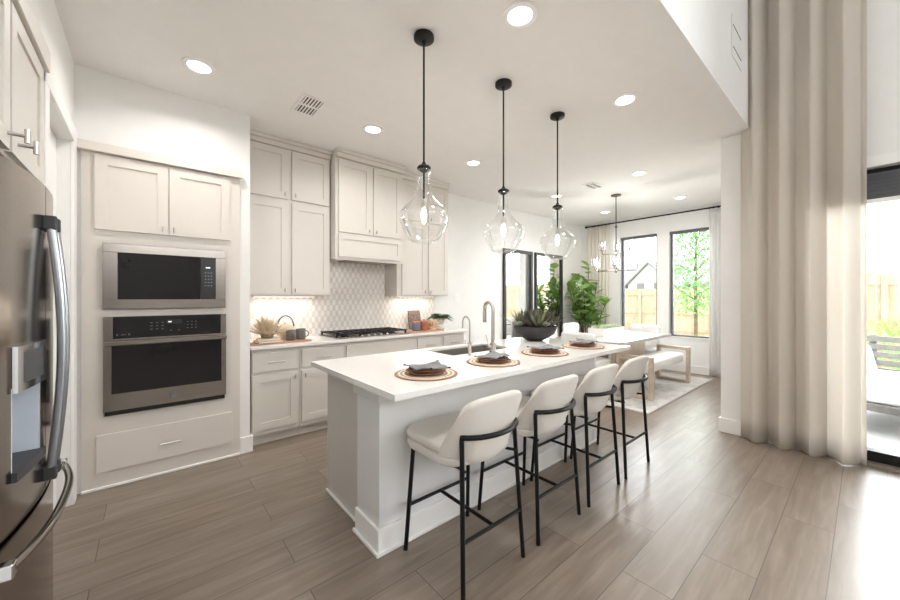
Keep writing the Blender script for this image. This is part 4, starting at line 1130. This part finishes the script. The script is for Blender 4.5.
for k in range(28):
    a = 2*PI*k/28+rnd.uniform(-.2, .2); el = rnd.uniform(.5, 1.35); bm = NB(); p = Vector((0, 0, .13)); d = Vector((math.cos(a), math.sin(a), 0)); L = rnd.uniform(.16, .24); prev = p; pts = []
    for j in range(9):
        t = j/8; pts.append(p+d*(L*t*math.cos(el)**.5)+Vector((0, 0, L*(t*math.sin(el)*1.1-t*t*.75))))
    tube(bm, pts, [.003]*8+[.0015], 5)
    for j in range(1, 9):
        for s in (-1, 1):
            side = d.cross(Vector((0, 0, 1)))*s
            leaf(bm, pts[j], side+d*.5+Vector((0, 0, .15)), .06*(1-.5*j/9)+.015, .028, seg=2)
    obj('frond', bm, 'fern_leaf', vz, smooth=0)

# ------------------------------------------------------------------ outside
bm = NB(); bx(bm, XS+.2, 8.2, -9, .86, -.14, -.03); struct('floor_patio', bm, 'concrete', 'pale concrete patio outside the sliding door', 'patio')
bm = NB(); bx(bm, 7.6, 60, -30, 40, -.30, -.16); struct('floor_lawn', bm, 'lawn_grass', 'lawn outside the windows', 'lawn')
def fence(name, label, x, y0, y1, h):
    t_ = thing(name, label, 'fence', (x, (y0+y1)/2, -.16)); L = (y1-y0)/2; bm = NB(); n = int(2*L/.145)
    for k in range(n):
        y = -L+2*L*k/n; bx(bm, 0, .02, y+.002, y+2*L/n-.002, .03, h)
    obj('pickets', bm, 'fence_wood', t_)
    bm = NB()
    for z in (.3, h*.5, h-.2): bx(bm, -.04, -.001, -L, L, z-.045, z+.045)
    obj('rails', bm, 'fence_wood', t_)
    for k in range(int(2*L/2.4)+1):
        bm = NB(); y = -L+.05+2.4*k; bx(bm, -.09, -.041, y-.045, y+.045, 0, h-.08); obj('post', bm, 'fence_wood', t_)
fence('fence', 'wooden privacy fence beyond the dining windows', 15.0, 1.0, 14.0, 1.84)
fence('fence', 'wooden privacy fence beyond the sliding door', 11.6, -7.5, .6, 2.02)
hs = thing('house', 'pale neighbouring house with a gabled roof beyond the fence', 'house', (34, 11.0, -.16), -.25)
bm = NB(); bx(bm, -3, 3, -5, 5, 0, 2.7); prism_pts = None
v = [bm.verts.new(p) for p in ((-3, -5, 2.7), (3, -5, 2.7), (0, -5, 4.5), (-3, 5, 2.7), (3, 5, 2.7), (0, 5, 4.5))]
bm.faces.new((v[0], v[1], v[2])); bm.faces.new((v[3], v[5], v[4]))
obj('walls', bm, 'house_wall', hs)
bm = NB(); 
for s in (-1, 1):
    q = [(0, -5.3, 4.65), (0, 5.3, 4.65), (s*3.5, 5.3, 2.5), (s*3.5, -5.3, 2.5)]
    a_ = [bm.verts.new(p) for p in q]; b_ = [bm.verts.new((p[0], p[1], p[2]-.15)) for p in q]
    for k in range(4): bm.faces.new((a_[k], a_[(k+1) % 4], b_[(k+1) % 4], b_[k]))
    bm.faces.new(a_); bm.faces.new(b_[::-1])
obj('roof', bm, 'house_roof', hs)
gb = NB(); bx(gb, -4.6, -3.0, -3.2, 0.4, 0, 2.5)
v = [gb.verts.new(p) for p in ((-4.6, -3.2, 2.5), (-4.6, .4, 2.5), (-4.6, -1.4, 4.1), (-1.2, -3.2, 2.5), (-1.2, .4, 2.5), (-1.2, -1.4, 4.1))]
gb.faces.new((v[0], v[2], v[1])); gb.faces.new((v[3], v[4], v[5])); obj('gable', gb, 'house_wall', hs)
bm = NB()
for s in (-1, 1): 
    q = [(-4.8, -1.4, 4.25), (-1.0, -1.4, 4.25), (-1.0, -1.4+s*2.1, 2.4), (-4.8, -1.4+s*2.1, 2.4)]
    a_ = [bm.verts.new(p) for p in q]; b_ = [bm.verts.new((p[0], p[1], p[2]-.14)) for p in q]
    for k in range(4): bm.faces.new((a_[k], a_[(k+1) % 4], b_[(k+1) % 4], b_[k]))
    bm.faces.new(a_); bm.faces.new(b_[::-1])
obj('gable_roof', bm, 'house_roof', hs)
for y in (-2.1, -.7): boxobj('window', 'house_trim', hs, -4.64, -4.601, y-.3, y+.3, 1.9, 2.6)
def tree(name, label, loc, h, cr, n, mat, seed, trunk=.05, cat='tree', L=.16):
    t_ = thing(name, label, cat, loc); rnd = random.Random(seed)
    bm = NB(); tube(bm, [(0, 0, 0), (.03, .02, h*.45), (0, 0, h*.95)], [trunk, trunk*.7, .012], 8)
    for k in range(14):
        a = k*2.4; z = h*(.38+.5*k/14); r_ = cr*(.75-.4*k/14); tube(bm, [(0, 0, z), (r_*.6*math.cos(a), r_*.6*math.sin(a), z+.25), (r_*math.cos(a), r_*math.sin(a), z+.5)], [.016, .011, .005], 5)
    obj('trunk', bm, 'bark', t_, smooth=40)
    bm = NB()
    for k in range(n):
        z = rnd.random()**.9; a = rnd.uniform(0, 2*PI); R_ = cr*(math.sin(PI*min(1, .12+z*.86))**.7)*rnd.random()**.45
        p = (R_*math.cos(a), R_*math.sin(a), h*(.32+.7*z)); b_ = rnd.uniform(0, 2*PI); el = rnd.uniform(-.6, 1)
        leaf(bm, p, (math.cos(b_)*math.cos(el), math.sin(b_)*math.cos(el), math.sin(el)), L*rnd.uniform(.7, 1.2), L*.5, seg=2)
    obj('foliage', bm, mat, t_, smooth=0)
tree('young_tree', 'young green tree outside the right dining window', (10.3, 2.72, -.16), 3.45, .9, 3400, 'tree_leaf', 3, L=.11)
def shrub(label, loc, r, n, seed):
    bm = NB(); rnd = random.Random(seed)
    for k in range(n):
        a = rnd.uniform(0, 2*PI); el = rnd.uniform(.0, 1.5); R_ = r*rnd.random()**.4
        p = Vector((R_*math.cos(a)*math.cos(el), R_*math.sin(a)*math.cos(el), R_*math.sin(el)*1.2))
        leaf(bm, p, p+Vector((rnd.uniform(-.2, .2), rnd.uniform(-.2, .2), .15)), .12, .05, seg=2)
    o = obj('shrub', bm, 'shrub_leaf', smooth=0); o.location = loc; tag(o, label, 'shrub')
shrub('bright green shrub by the fence beyond the sliding door', (9.6, -.35, -.16), .9, 500, 2)
shrub('low shrub outside the right dining window', (9.3, 2.35, -.16), .5, 260, 5)
# patio sofa
so = thing('patio_sofa', 'outdoor lounge seat with white cushion on the patio', 'sofa', (6.35, -.25, -.03), -.25)
bm = NB()
bx(bm, -.75, .75, -.42, .42, .22, .30, bev=.01)
for x in (-.7, .7):
    for y in (-.38, .38): bx(bm, x-.04, x+.04, y-.04, y+.04, 0, .22)
obj('frame', bm, 'patio_slat', so)
bm = NB(); slab(bm, 1.44, .80, .30, .47, 9, .04, puff=.02); obj('seat_cushion', bm, 'patio_cushion', so, smooth=60)
bm = NB()
for k in range(5): bx(bm, .66, .70, -.42, .42, .42+k*.1, .49+k*.1)
for y in (-.38, .38): bx(bm, .70, .74, y-.03, y+.03, .30, .9)
obj('back_slats', bm, 'patio_slat', so)
cu = obj('throw_pillow', (lambda b: (slab(b, .42, .16, -.20, .20, 3, .07), b)[1])(NB()), 'patio_cushion', smooth=60); tag(cu, 'pale square pillow standing on the patio lounge seat', 'pillow'); cu.location = (5.95, .10, .68); cu.rotation_euler = (-.25, 0, .7)
